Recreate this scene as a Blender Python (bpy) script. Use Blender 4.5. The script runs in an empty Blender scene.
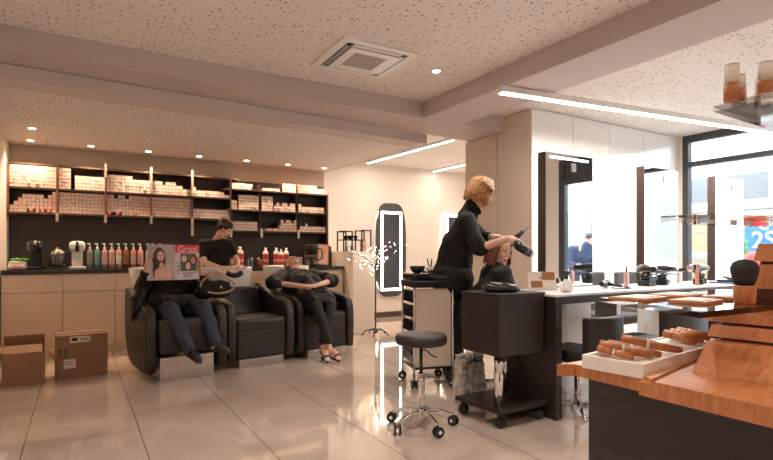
import bpy, bmesh, math, random
from mathutils import Vector, Matrix, noise
random.seed(7)
C = bpy.context.scene.collection
PI = math.pi
R = math.radians

# ---------------------------------------------------------------- materials
def mat(name, col, rough=0.5, metal=0.0, var=0.06, scale=12.0, bump=0.0, coat=0.0, emit=None, es=0.0, spec=0.5, stretch=None, coord='Object', bscale=None, sheen=0.0):
    m = bpy.data.materials.new(name); m.use_nodes = True
    nt = m.node_tree; b = nt.nodes['Principled BSDF']
    b.inputs['Base Color'].default_value = (*col, 1)
    b.inputs['Roughness'].default_value = rough
    b.inputs['Metallic'].default_value = metal
    b.inputs['Specular IOR Level'].default_value = spec
    b.inputs['Coat Weight'].default_value = coat
    b.inputs['Coat Roughness'].default_value = 0.03
    b.inputs['Sheen Weight'].default_value = sheen
    if emit:
        b.inputs['Emission Color'].default_value = (*emit, 1)
        b.inputs['Emission Strength'].default_value = es
    tc = nt.nodes.new('ShaderNodeTexCoord'); mp = nt.nodes.new('ShaderNodeMapping')
    nt.links.new(tc.outputs[coord], mp.inputs[0])
    if stretch: mp.inputs['Scale'].default_value = stretch
    if var > 0:
        n = nt.nodes.new('ShaderNodeTexNoise'); n.inputs['Scale'].default_value = scale; n.inputs['Detail'].default_value = 4
        r = nt.nodes.new('ShaderNodeValToRGB')
        a = [max(0, c*(1-var)) for c in col]; z = [min(1, c*(1+var)) for c in col]
        r.color_ramp.elements[0].color = (*a, 1); r.color_ramp.elements[1].color = (*z, 1)
        r.color_ramp.elements[0].position = .3; r.color_ramp.elements[1].position = .7
        nt.links.new(mp.outputs[0], n.inputs['Vector']); nt.links.new(n.outputs[0], r.inputs[0])
        nt.links.new(r.outputs[0], b.inputs['Base Color'])
    if bump > 0:
        n2 = nt.nodes.new('ShaderNodeTexNoise'); n2.inputs['Scale'].default_value = bscale or scale*3
        bp = nt.nodes.new('ShaderNodeBump'); bp.inputs['Strength'].default_value = bump; bp.inputs['Distance'].default_value = .01
        nt.links.new(mp.outputs[0], n2.inputs['Vector']); nt.links.new(n2.outputs[0], bp.inputs['Height'])
        nt.links.new(bp.outputs[0], b.inputs['Normal'])
    return m

def perforated(name, col, dark):
    m = mat(name, col, .8, var=0)
    nt = m.node_tree; b = nt.nodes['Principled BSDF']
    tc = nt.nodes.new('ShaderNodeTexCoord')
    def dots(scale, r0, r1):
        v = nt.nodes.new('ShaderNodeTexVoronoi'); v.voronoi_dimensions = '2D'; v.inputs['Scale'].default_value = scale
        nt.links.new(tc.outputs['Object'], v.inputs['Vector'])
        sp = nt.nodes.new('ShaderNodeSeparateColor'); nt.links.new(v.outputs['Color'], sp.inputs[0])
        mr = nt.nodes.new('ShaderNodeMapRange'); mr.inputs[3].default_value = r0; mr.inputs[4].default_value = r1
        nt.links.new(sp.outputs[0], mr.inputs[0])
        lt = nt.nodes.new('ShaderNodeMath'); lt.operation = 'LESS_THAN'
        nt.links.new(v.outputs['Distance'], lt.inputs[0]); nt.links.new(mr.outputs[0], lt.inputs[1])
        return lt
    a = dots(24, -.12, .26); c = dots(52, -.25, .20)
    mx = nt.nodes.new('ShaderNodeMath'); mx.operation = 'MAXIMUM'
    nt.links.new(a.outputs[0], mx.inputs[0]); nt.links.new(c.outputs[0], mx.inputs[1])
    mix = nt.nodes.new('ShaderNodeMix'); mix.data_type = 'RGBA'
    mix.inputs[6].default_value = (*col, 1); mix.inputs[7].default_value = (*dark, 1)
    nt.links.new(mx.outputs[0], mix.inputs[0]); nt.links.new(mix.outputs[2], b.inputs['Base Color'])
    return m

def tile_floor():
    m = mat('polished_tile', (.62, .5, .42), .05, var=0, spec=.85, coat=.5)
    nt = m.node_tree; b = nt.nodes['Principled BSDF']
    tc = nt.nodes.new('ShaderNodeTexCoord')
    sp = nt.nodes.new('ShaderNodeSeparateXYZ'); nt.links.new(tc.outputs['Object'], sp.inputs[0])
    def joint(ax, off, size):
        a = nt.nodes.new('ShaderNodeMath'); a.operation = 'ADD'; a.inputs[1].default_value = off; nt.links.new(sp.outputs[ax], a.inputs[0])
        d = nt.nodes.new('ShaderNodeMath'); d.operation = 'DIVIDE'; d.inputs[1].default_value = size; nt.links.new(a.outputs[0], d.inputs[0])
        f = nt.nodes.new('ShaderNodeMath'); f.operation = 'FRACT'; nt.links.new(d.outputs[0], f.inputs[0])
        s = nt.nodes.new('ShaderNodeMath'); s.operation = 'SUBTRACT'; s.inputs[1].default_value = .5; nt.links.new(f.outputs[0], s.inputs[0])
        ab = nt.nodes.new('ShaderNodeMath'); ab.operation = 'ABSOLUTE'; nt.links.new(s.outputs[0], ab.inputs[0])
        g = nt.nodes.new('ShaderNodeMath'); g.operation = 'GREATER_THAN'; g.inputs[1].default_value = .5-.0028/size; nt.links.new(ab.outputs[0], g.inputs[0])
        return g
    jx = joint(0, 12.27, .6); jy = joint(1, 8.6, .9)
    jm = nt.nodes.new('ShaderNodeMath'); jm.operation = 'MULTIPLY'; jm.inputs[1].default_value = .35; nt.links.new(jy.outputs[0], jm.inputs[0])
    mx = nt.nodes.new('ShaderNodeMath'); mx.operation = 'MAXIMUM'; nt.links.new(jx.outputs[0], mx.inputs[0]); nt.links.new(jm.outputs[0], mx.inputs[1])
    n = nt.nodes.new('ShaderNodeTexNoise'); n.inputs['Scale'].default_value = 1.6; n.inputs['Detail'].default_value = 6; n.inputs['Distortion'].default_value = .8
    nt.links.new(tc.outputs['Object'], n.inputs['Vector'])
    r = nt.nodes.new('ShaderNodeValToRGB'); r.color_ramp.elements[0].color = (.56, .445, .36, 1); r.color_ramp.elements[1].color = (.69, .565, .475, 1)
    r.color_ramp.elements[0].position = .35; r.color_ramp.elements[1].position = .65
    nt.links.new(n.outputs[0], r.inputs[0])
    mix = nt.nodes.new('ShaderNodeMix'); mix.data_type = 'RGBA'; mix.inputs[7].default_value = (.2, .15, .12, 1)
    nt.links.new(mx.outputs[0], mix.inputs[0]); nt.links.new(r.outputs[0], mix.inputs[6]); nt.links.new(mix.outputs[2], b.inputs['Base Color'])
    return m

def wood(name, c0, c1, stretch, rough=.35):
    m = mat(name, c0, rough, var=0)
    nt = m.node_tree; b = nt.nodes['Principled BSDF']
    tc = nt.nodes.new('ShaderNodeTexCoord'); mp = nt.nodes.new('ShaderNodeMapping'); mp.inputs['Scale'].default_value = stretch
    n = nt.nodes.new('ShaderNodeTexNoise'); n.inputs['Scale'].default_value = 6; n.inputs['Detail'].default_value = 8; n.inputs['Distortion'].default_value = .6
    r = nt.nodes.new('ShaderNodeValToRGB'); r.color_ramp.elements[0].color = (*c0, 1); r.color_ramp.elements[1].color = (*c1, 1)
    r.color_ramp.elements[0].position = .35; r.color_ramp.elements[1].position = .65
    nt.links.new(tc.outputs['Object'], mp.inputs[0]); nt.links.new(mp.outputs[0], n.inputs['Vector']); nt.links.new(n.outputs[0], r.inputs[0]); nt.links.new(r.outputs[0], b.inputs['Base Color'])
    return m

def emission(name, col, s):
    m = bpy.data.materials.new(name); m.use_nodes = True; nt = m.node_tree; nt.nodes.clear()
    e = nt.nodes.new('ShaderNodeEmission'); o = nt.nodes.new('ShaderNodeOutputMaterial')
    e.inputs[0].default_value = (*col, 1); e.inputs[1].default_value = s
    nt.links.new(e.outputs[0], o.inputs[0]); return m

def clear(name, tint=(1, 1, 1), ior=1.45, refl=1.0):
    m = bpy.data.materials.new(name); m.use_nodes = True; nt = m.node_tree; nt.nodes.clear()
    t = nt.nodes.new('ShaderNodeBsdfTransparent'); g = nt.nodes.new('ShaderNodeBsdfGlossy'); f = nt.nodes.new('ShaderNodeLayerWeight')
    mx = nt.nodes.new('ShaderNodeMixShader'); o = nt.nodes.new('ShaderNodeOutputMaterial')
    t.inputs[0].default_value = (*tint, 1); g.inputs['Roughness'].default_value = .02; f.inputs[0].default_value = .5
    pw = nt.nodes.new('ShaderNodeMath'); pw.operation = 'POWER'; pw.inputs[1].default_value = 4.5; nt.links.new(f.outputs['Facing'], pw.inputs[0])
    ad = nt.nodes.new('ShaderNodeMath'); ad.operation = 'ADD'; ad.inputs[1].default_value = .045; nt.links.new(pw.outputs[0], ad.inputs[0])
    k = nt.nodes.new('ShaderNodeMath'); k.operation = 'MULTIPLY'; k.inputs[1].default_value = refl; k.use_clamp = True
    nt.links.new(ad.outputs[0], k.inputs[0]); nt.links.new(k.outputs[0], mx.inputs[0])
    nt.links.new(t.outputs[0], mx.inputs[1]); nt.links.new(g.outputs[0], mx.inputs[2]); nt.links.new(mx.outputs[0], o.inputs[0])
    return m

M = {}
M['floor'] = tile_floor()
M['perf'] = perforated('perforated_plaster', (.86, .81, .77), (.40, .35, .32))
M['plaster'] = mat('ceiling_plaster', (.70, .62, .58), .75, var=.03, scale=3)
M['beam'] = mat('beam_paint', (.60, .52, .50), .7, var=.03, scale=3)
M['wall'] = mat('white_wall', (.84, .78, .72), .7, var=.02, scale=2)
M['upperwall'] = mat('taupe_wall', (.5, .43, .36), .7, var=.04, scale=3)
M['darkwall'] = mat('dark_splashback', (.055, .042, .036), .5, var=.1, scale=3)
M['gloss'] = mat('white_lacquer', (.86, .83, .79), .12, var=.015, scale=1.5, coat=.5)
M['gloss2'] = mat('cream_lacquer', (.74, .63, .52), .2, var=.015, scale=1.5, coat=.3)
M['cabinet'] = mat('cream_cabinet', (.70, .58, .46), .32, var=.02, scale=4)
M['seam'] = mat('dark_seam', (.05, .04, .035), .7)
M['worktop'] = mat('black_worktop', (.02, .016, .014), .2, var=.2, scale=30)
M['shelf'] = mat('dark_shelf', (.07, .045, .035), .45, var=.15, scale=10)
M['bracket'] = mat('pale_metal', (.6, .52, .42), .4, .5)
M['shelfwood'] = mat('reddish_divider', (.22, .09, .055), .45, var=.15)
M['box'] = mat('white_box', (.88, .80, .74), .55, var=.06, scale=40)
M['box_pink'] = mat('pinkish_box', (.85, .62, .54), .55, var=.08, scale=40)
M['box_red'] = mat('red_box', (.65, .06, .04), .5, var=.08, scale=40)
M['leather'] = mat('brown_black_leather', (.022, .016, .014), .45, var=.12, scale=14, bump=.25, bscale=160)
M['chrome'] = mat('chrome', (.86, .84, .82), .09, 1.0, var=.02)
M['steel'] = mat('brushed_steel', (.62, .58, .55), .28, 1.0, var=.08, scale=30)
M['darksteel'] = mat('dark_steel', (.16, .15, .15), .3, 1.0, var=.1)
M['ceramic'] = mat('white_ceramic', (.86, .84, .82), .12, var=.02, coat=.5)
M['darkwood'] = wood('wenge_laminate', (.016, .009, .009), (.034, .020, .018), (1, 1, 14), .42)
M['orange'] = wood('orange_oak', (.46, .155, .05), (.60, .245, .095), (3, 14, 3), .38)
M['paleoak'] = wood('pale_oak', (.58, .26, .11), (.68, .34, .16), (14, 3, 3), .35)
M['cream'] = mat('cream_board', (.88, .81, .74), .45, var=.03)
M['black'] = mat('black_plastic', (.014, .013, .013), .35, var=.2)
M['blackgloss'] = mat('glossy_black', (.010, .010, .011), .12, var=.2, coat=.4)
M['rubber'] = mat('black_rubber', (.02, .02, .02), .7, var=.2)
M['white'] = mat('white_plastic', (.84, .82, .80), .35, var=.02)
M['grille'] = mat('grille_beige', (.55, .50, .46), .6)
M['grey'] = mat('grey_plastic', (.3, .3, .3), .45, var=.05)
M['frame'] = mat('anthracite_frame', (.055, .058, .062), .45, var=.08)
M['card'] = mat('corrugated_cardboard', (.30, .165, .09), .8, var=.08, scale=8, bump=.1, bscale=60)
M['card_in'] = mat('cardboard_inside', (.40, .24, .14), .8, var=.06, scale=8)
M['label'] = mat('paper_label', (.75, .68, .62), .6, var=.12, scale=90)
M['ink'] = mat('black_ink', (.03, .025, .02), .7)
M['mirror'] = mat('mirror_glass', (.93, .94, .95), .01, 1.0, var=0)
M['mirror_dim'] = mat('dim_reflection_mirror', (.11, .125, .16), .03, 1.0, var=0)  # dim bluish room reflection painted into the mirror tint
M['glass'] = clear('window_glass', (.97, .99, 1), 1.45, .8)
M['acrylic'] = clear('clear_acrylic', (.93, .89, .86), 1.5, 1.6)
M['led'] = emission('led_strip', (1.0, .93, .86), 8)
M['ledcool'] = emission('led_long', (1.0, .93, .87), 9)
M['spot'] = emission('spot_lens', (1.0, .74, .46), 30)
M['spotw'] = emission('spot_lens_white', (1.0, .9, .8), 25)
M['bulb'] = emission('fairy_bulb', (1.0, .80, .58), 6)
M['skin'] = mat('skin', (.70, .40, .29), .5, var=.06, scale=20)
M['skin2'] = mat('skin_pale', (.76, .46, .34), .5, var=.06, scale=20)
M['lip'] = mat('lips', (.42, .10, .09), .4)
M['blackcloth'] = mat('black_cloth', (.016, .014, .014), .8, var=.2, scale=25, bump=.3, bscale=30, sheen=.0, spec=.25)
M['cape'] = mat('black_nylon_cape', (.011, .010, .011), .6, var=.2, scale=10, bump=.3, bscale=14, spec=.3)
M['jeans'] = mat('dark_denim', (.030, .034, .048), .8, var=.25, scale=40, bump=.2)
M['pants'] = mat('black_trousers', (.012, .011, .012), .75, var=.2)
M['shoe'] = mat('dark_shoe', (.025, .022, .024), .4, var=.2)
M['hair_blond'] = mat('blonde_hair', (.42, .20, .075), .42, var=.45, scale=30, bump=.5, bscale=90, stretch=(3, 3, .5))
M['hair_dark'] = mat('dark_hair', (.045, .022, .016), .4, var=.4, scale=30, bump=.4, bscale=90, stretch=(3, 3, .5))
M['hair_auburn'] = mat('auburn_hair', (.17, .05, .028), .4, var=.4, scale=30, bump=.5, bscale=90, stretch=(3, 3, .5))
M['rope'] = mat('rope_handle', (.50, .33, .21), .7, var=.2, scale=60, bump=.4)
M['red'] = mat('red_plastic', (.62, .04, .035), .35)
M['pink'] = mat('pink_liquid', (.82, .42, .36), .3)
M['teal'] = mat('teal_liquid', (.16, .42, .38), .3)
M['peach'] = mat('peach_liquid', (.85, .52, .36), .3)
M['brown'] = mat('brown_liquid', (.36, .15, .07), .3)
M['rose'] = mat('rose_liquid', (.80, .50, .46), .3)
M['salmon'] = mat('salmon_liquid', (.80, .36, .26), .3)
M['greyl'] = mat('grey_liquid', (.36, .33, .30), .3)
M['green'] = mat('green_leaf', (.10, .38, .06), .5, var=.3, scale=20)
M['blue'] = mat('blue_cloth', (.02, .04, .09), .7, var=.1)
M['seatgrey'] = mat('grey_upholstery', (.10, .095, .095), .5, var=.08, bump=.1)

# ---------------------------------------------------------------- mesh builder
class MB:
    def __init__(s): s.bm = bmesh.new()
    def _mi(s, faces, mi, sm=False):
        for f in faces: f.material_index = mi; f.smooth = sm
    def box(s, x0, x1, y0, y1, z0, z1, mi=0, T=None, bev=0.0, seg=2):
        if x0 > x1: x0, x1 = x1, x0
        if y0 > y1: y0, y1 = y1, y0
        if z0 > z1: z0, z1 = z1, z0
        vs = [Vector((x, y, z)) for z in (z0, z1) for (x, y) in ((x0, y0), (x1, y0), (x1, y1), (x0, y1))]
        if T is not None: vs = [T @ v for v in vs]
        vs = [s.bm.verts.new(v) for v in vs]
        fs = [s.bm.faces.new([vs[i] for i in q]) for q in ((3, 2, 1, 0), (4, 5, 6, 7), (0, 1, 5, 4), (1, 2, 6, 5), (2, 3, 7, 6), (3, 0, 4, 7))]
        s._mi(fs, mi)
        if bev > 0:
            es = list({e for f in fs for e in f.edges})
            rr = bmesh.ops.bevel(s.bm, geom=es, offset=bev, segments=seg, affect='EDGES', profile=.5, material=-1)
            for f in rr['faces']: f.smooth = True
        return s
    def cone(s, a, b, ra, rb, n=16, mi=0, caps=True, smooth=True):
        a = Vector(a); b = Vector(b); d = b-a; L = d.length
        if L < 1e-6: return s
        q = d.to_track_quat('Z', 'Y').to_matrix(); X = q @ Vector((1, 0, 0)); Y = q @ Vector((0, 1, 0)); nv = s.bm.verts.new; nf = s.bm.faces.new
        cs = [(math.cos(2*PI*i/n), math.sin(2*PI*i/n)) for i in range(n)]
        A = [nv(a+(X*c+Y*t)*max(ra, 1e-4)) for c, t in cs]; B = [nv(b+(X*c+Y*t)*max(rb, 1e-4)) for c, t in cs]
        for i in range(n):
            f = nf((A[i], A[(i+1) % n], B[(i+1) % n], B[i])); f.material_index = mi; f.smooth = smooth
        if caps:
            f = nf(A[::-1]); f.material_index = mi; f = nf(B); f.material_index = mi
        return s
    def ball(s, c, r, mi=0, T=None, u=16, v=10):
        if not hasattr(r, '__len__'): r = (r, r, r)
        mt = Matrix.Translation(c) @ (T or Matrix.Identity(4)) @ Matrix.Diagonal((r[0], r[1], r[2], 1)); nv = s.bm.verts.new; nf = s.bm.faces.new
        top = nv(mt @ Vector((0, 0, 1))); bot = nv(mt @ Vector((0, 0, -1)))
        R_ = [[nv(mt @ Vector((math.sin(PI*j/v)*math.cos(2*PI*i/u), math.sin(PI*j/v)*math.sin(2*PI*i/u), math.cos(PI*j/v)))) for i in range(u)] for j in range(1, v)]
        fs = []
        for i in range(u):
            k = (i+1) % u
            fs.append(nf((top, R_[0][i], R_[0][k]))); fs.append(nf((bot, R_[-1][k], R_[-1][i])))
            for p, q in zip(R_, R_[1:]): fs.append(nf((p[i], q[i], q[k], p[k])))
        s._mi(fs, mi, True)
        return s
    def capsule(s, a, b, ra, rb, n=12, mi=0):
        s.cone(a, b, ra, rb, n, mi); s.ball(a, ra, mi, u=n, v=8); s.ball(b, rb, mi, u=n, v=8); return s
    def lathe(s, prof, c=(0, 0, 0), n=24, mi=0, T=None, smooth=True):
        rings = []
        T = T or Matrix.Identity(4)
        for r, z in prof:
            rings.append([s.bm.verts.new(T @ Vector((c[0]+r*math.cos(2*PI*i/n), c[1]+r*math.sin(2*PI*i/n), c[2]+z))) for i in range(n)])
        fs = []
        for a, b in zip(rings, rings[1:]):
            for i in range(n):
                j = (i+1) % n
                fs.append(s.bm.faces.new((a[i], a[j], b[j], b[i])))
        if prof[0][0] > 1e-5: fs.append(s.bm.faces.new(rings[0][::-1]))
        if prof[-1][0] > 1e-5: fs.append(s.bm.faces.new(rings[-1]))
        s._mi(fs, mi, False)
        for f in fs: f.smooth = smooth and len(f.verts) == 4
        return s
    def prism(s, poly, x0, x1, axis='x', mi=0, bev=0.0, seg=3, T=None, smooth=False):
        def mk(p, t):
            if axis == 'x': v = Vector((t, p[0], p[1]))
            elif axis == 'y': v = Vector((p[0], t, p[1]))
            else: v = Vector((p[0], p[1], t))
            return T @ v if T is not None else v
        A = [s.bm.verts.new(mk(p, x0)) for p in poly]; B = [s.bm.verts.new(mk(p, x1)) for p in poly]
        fs = [s.bm.faces.new(A), s.bm.faces.new(B[::-1])]
        n = len(poly)
        for i in range(n):
            f = s.bm.faces.new((A[i], B[i], B[(i+1) % n], A[(i+1) % n])); f.smooth = smooth; fs.append(f)
        for f in fs: f.material_index = mi
        bmesh.ops.recalc_face_normals(s.bm, faces=fs)
        if bev > 0:
            es = list({e for f in fs[:2] for e in f.edges})
            rr = bmesh.ops.bevel(s.bm, geom=es, offset=bev, segments=seg, affect='EDGES', profile=.5, material=-1)
            for f in rr['faces']: f.smooth = True
        return s
    def tube(s, pts, r, n=8, mi=0, closed=False):
        pts = [Vector(p) for p in pts]; N = len(pts); rings = []
        up = Vector((0, 0, 1))
        for i, p in enumerate(pts):
            if closed: t = pts[(i+1) % N]-pts[i-1]
            else: t = (pts[min(i+1, N-1)]-pts[max(i-1, 0)])
            t.normalize()
            x = t.cross(up)
            if x.length < .05: x = t.cross(Vector((1, 0, 0)))
            x.normalize(); y = x.cross(t).normalized()
            rr = r[i] if hasattr(r, '__len__') else r
            rings.append([s.bm.verts.new(p+x*math.cos(2*PI*k/n)*rr+y*math.sin(2*PI*k/n)*rr) for k in range(n)])
        fs = []
        for i in range(N if closed else N-1):
            a = rings[i]; b = rings[(i+1) % N]
            for k in range(n):
                fs.append(s.bm.faces.new((a[k], a[(k+1) % n], b[(k+1) % n], b[k])))
        if not closed:
            fs.append(s.bm.faces.new(rings[0][::-1])); fs.append(s.bm.faces.new(rings[-1]))
        s._mi(fs, mi, True); return s
    def build(s, name, mats, parent=None, loc=None, rz=None, normals=True):
        if normals: bmesh.ops.recalc_face_normals(s.bm, faces=s.bm.faces[:])
        me = bpy.data.meshes.new(name); s.bm.to_mesh(me); s.bm.free()
        if not isinstance(mats, (list, tuple)): mats = [mats]
        for m in mats: me.materials.append(M[m] if isinstance(m, str) else m)
        o = bpy.data.objects.new(name, me); C.objects.link(o)
        if parent: o.parent = parent
        if loc: o.location = loc
        if rz is not None: o.rotation_euler.z = rz
        return o

def smooth_path(pts, k=6, closed=False):
    P = [Vector(p) for p in pts]; n = len(P); out = []
    rng = range(n if closed else n-1)
    for i in rng:
        p0 = P[i-1] if (closed or i > 0) else P[0]; p1 = P[i]; p2 = P[(i+1) % n]
        p3 = P[(i+2) % n] if (closed or i+2 < n) else P[-1]
        for j in range(k):
            t = j/k
            out.append(.5*((2*p1)+(-p0+p2)*t+(2*p0-5*p1+4*p2-p3)*t*t+(-p0+3*p1-3*p2+p3)*t**3))
    if not closed: out.append(P[-1])
    return out

def tag(o, label=None, cat=None, group=None, kind=None):
    if label: o['label'] = label
    if cat: o['category'] = cat
    if group: o['group'] = group
    if kind: o['kind'] = kind
    return o
def thing(name, label, cat, loc=(0, 0, 0), rz=0, group=None):
    o = bpy.data.objects.new(name, None); C.objects.link(o); o.empty_display_size = .1
    o.location = loc; o.rotation_euler = (0, 0, rz)
    return tag(o, label, cat, group)
def struct(o): o['kind'] = 'structure'; return o
def dup(root, loc=None, rz=None, label=None, group=None):
    def rec(o, p):
        c = o.copy(); C.objects.link(c)
        if p is not None: c.parent = p
        for ch in list(o.children): rec(ch, c)
        return c
    r = rec(root, None)
    if loc is not None: r.location = loc
    if rz is not None: r.rotation_euler = (0, 0, rz)
    if label: r['label'] = label
    if group: r['group'] = group
    return r

# voxel-union of soft primitives: one continuous surface
def bake(name, mb, voxel, mats, parent=None, smooth=5, matfn=None, disp=None):
    bmesh.ops.recalc_face_normals(mb.bm, faces=mb.bm.faces[:])
    me = bpy.data.meshes.new('tmp'); mb.bm.to_mesh(me); mb.bm.free()
    o = bpy.data.objects.new('tmp', me); C.objects.link(o)
    m = o.modifiers.new('r', 'REMESH'); m.mode = 'VOXEL'; m.voxel_size = voxel; m.use_smooth_shade = True
    if smooth:
        s = o.modifiers.new('s', 'SMOOTH'); s.factor = .5; s.iterations = smooth
    dg = bpy.context.evaluated_depsgraph_get(); dg.update()
    me2 = bpy.data.meshes.new_from_object(o.evaluated_get(dg))
    bpy.data.objects.remove(o); bpy.data.meshes.remove(me)
    me2.name = name
    me2.materials.clear()
    if not isinstance(mats, (list, tuple)): mats = [mats]
    for x in mats: me2.materials.append(M[x])
    if disp:
        for v in me2.vertices: v.co = disp(v.co.copy())
    for p in me2.polygons:
        p.use_smooth = True
        p.material_index = matfn(p.center) if matfn else 0
    ob = bpy.data.objects.new(name, me2); C.objects.link(ob)
    if parent: ob.parent = parent
    return ob
def text(name, body, size, m, parent, matrix, ext=.0008, align='CENTER', bold=0):
    cu = bpy.data.curves.new('t', 'FONT'); cu.body = body; cu.size = size; cu.extrude = ext; cu.align_x = align; cu.align_y = 'CENTER'; cu.offset = bold
    o = bpy.data.objects.new('t', cu); C.objects.link(o)
    dg = bpy.context.evaluated_depsgraph_get(); dg.update()
    me = bpy.data.meshes.new_from_object(o.evaluated_get(dg)); bpy.data.objects.remove(o)
    me.name = name; me.materials.clear(); me.materials.append(M[m]); me.transform(matrix)
    ob = bpy.data.objects.new(name, me); C.objects.link(ob); ob.parent = parent
    return ob
def frame_matrix(o, xdir, ydir):
    x = Vector(xdir).normalized(); y = Vector(ydir); y = (y-x*y.dot(x)).normalized(); z = x.cross(y)
    m = Matrix((x, y, z)).transposed().to_4x4(); m.translation = Vector(o); return m
# ---------------------------------------------------------------- people
def V(*a): return Vector(a)
def headmat(c, face, up=(0, 0, 1)):
    y = -Vector(face).normalized(); z = Vector(up); z = (z-y*z.dot(y)).normalized(); x = y.cross(z)
    m = Matrix((x, y, z)).transposed().to_4x4(); m.translation = Vector(c); return m
def add_head(b, Mh, s=1.0):
    S = Mh @ Matrix.Scale(s, 4)
    def e(c, r, rot=None): b.ball((0, 0, 0), r, T=None) if False else b.ball((0, 0, 0), 1, T=S @ Matrix.Translation(c) @ (rot or Matrix.Identity(4)) @ Matrix.Diagonal((*r, 1)), u=20, v=14)
    e((0, .012, .03), (.073, .092, .084)); e((0, -.012, -.03), (.060, .072, .070)); e((0, -.035, -.062), (.044, .050, .045))
    e((0, -.070, -.088), (.020, .018, .017)); e((0, -.055, .035), (.058, .034, .04))
    for s_ in (-1, 1):
        e((s_*.075, .012, -.005), (.010, .020, .031)); e((s_*.034, -.062, -.022), (.024, .022, .020)); e((s_*.030, -.078, .022), (.022, .012, .007))
        e((s_*.011, -.098, -.024), (.008, .008, .007))
    p = [S @ Vector(q) for q in ((0, -.082, .018), (0, -.108, -.020), (0, -.092, -.030))]
    b.cone(p[0], p[1], .008*s, .012*s, 10); b.ball(p[1], .0115*s); 
    e((0, -.084, -.052), (.022, .009, .005)); e((0, -.082, -.062), (.019, .009, .006))
def face_mat(Mh, s=1.0):
    inv = (Mh @ Matrix.Scale(s, 4)).inverted()
    def f(c):
        q = inv @ Vector(c)
        return 1 if (abs(q.x) < .024 and q.y < -.082 and -.068 < q.z < -.047) else 0
    return f
def eyes(Mh, parent, s=1.0, closed=False):
    S = Mh @ Matrix.Scale(s, 4)
    for s_ in (-1, 1):
        b = MB(); b.ball((0, 0, 0), 1, 0, T=S @ Matrix.Translation((s_*.030, -.074, .006)) @ Matrix.Diagonal((.0125, .011, .003 if closed else .008, 1)))
        if not closed: b.ball((0, 0, 0), 1, 1, T=S @ Matrix.Translation((s_*.030, -.083, .006)) @ Matrix.Diagonal((.0055, .004, .0055, 1)))
        b.build('eye', ['ink' if closed else 'ceramic', 'ink'], parent)
        b = MB(); b.tube([S @ Vector((s_*x, y, z)) for x, y, z in ((.014, -.088, .020), (.028, -.090, .026), (.046, -.078, .021))], .0028*s, 6); b.build('eyebrow', 'hair_dark', parent)
def hand(b, w, d, n, side, curl=.5, s=1.0):
    """w wrist, d finger direction, n palm normal, side = direction of the thumb"""
    d = Vector(d).normalized(); n = Vector(n); n = (n-d*n.dot(d)).normalized(); sd = Vector(side); sd = (sd-d*sd.dot(d)-n*sd.dot(n)).normalized(); w = Vector(w)
    m = Matrix((sd, d, n)).transposed().to_4x4(); m.translation = w+d*.05*s
    b.ball((0, 0, 0), 1, T=m @ Matrix.Diagonal((.040*s, .052*s, .016*s, 1)))
    b.capsule(w, w+d*.03*s, .024*s, .024*s)
    for i, (o, L) in enumerate(((.029, .072), (.010, .080), (-.010, .074), (-.029, .058))):
        p = w+d*.088*s+sd*o*s-d*abs(o-.0)*.15*s; dd = (d+sd*o*3).normalized(); q = w+d*.05*s+sd*o*.8*s
        b.capsule(q, p, .0095*s, .0095*s, 8)
        for k in range(3):
            c = curl*(.35+.42*k); dk = (dd*math.cos(c)+n*math.sin(c)).normalized(); L3 = L*s*(.44, .31, .25)[k]
            p2 = p+dk*L3; b.capsule(p, p2, (.0092-.0007*k)*s, (.0086-.0008*k)*s, 8); p = p2
    p = w+d*.02*s+sd*.026*s
    for k in range(3):
        dk = (d*(.75+.1*k)+sd*(.75-.35*k)+n*(.25+.3*k*curl)).normalized(); L3 = (.036, .032, .026)[k]*s; p2 = p+dk*L3; b.capsule(p, p2, (.013-.0015*k)*s, (.0115-.0015*k)*s, 8); p = p2
def shoe(name, heel, toe, parent, m='shoe', up=(0, 0, 1)):
    h = Vector(heel); t = Vector(toe); d = (t-h).normalized(); u = Vector(up); u = (u-d*u.dot(d)).normalized(); L = (t-h).length
    b = MB(); b.capsule(h+u*.035, h+d*L*.35+u*.045, .038, .040, 14); b.capsule(h+d*L*.35+u*.04, h+d*L*.75+u*.026, .042, .036, 14); b.capsule(h+d*L*.75+u*.026, t+u*.020-d*.02, .038, .022, 14)
    b.capsule(h+u*.04, h+u*.085-d*.005, .038, .040, 14)
    return bake(name, b, .007, m, parent, smooth=4)
def torso(b, pel, chest, neck, sl, sr, wr=.13, wc=.15, depth=.8, g=0.0):
    pel, chest, neck, sl, sr = map(Vector, (pel, chest, neck, sl, sr)); ax = (sr-sl).normalized()
    for k in (-1, 1):
        b.capsule(pel+ax*k*.07, chest+ax*k*.065, wr*.82+g, wc*.72+g, 16)
        b.capsule(chest+ax*k*.06, (sl if k < 0 else sr)*.75+neck*.25-Vector((0, 0, .03)), wc*.72+g, .072+g, 16)
    b.capsule(sl, sr, .058+g, .058+g, 14)
    b.capsule(pel-ax*.08, pel+ax*.08, wr+g, wr+g, 16)

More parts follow.
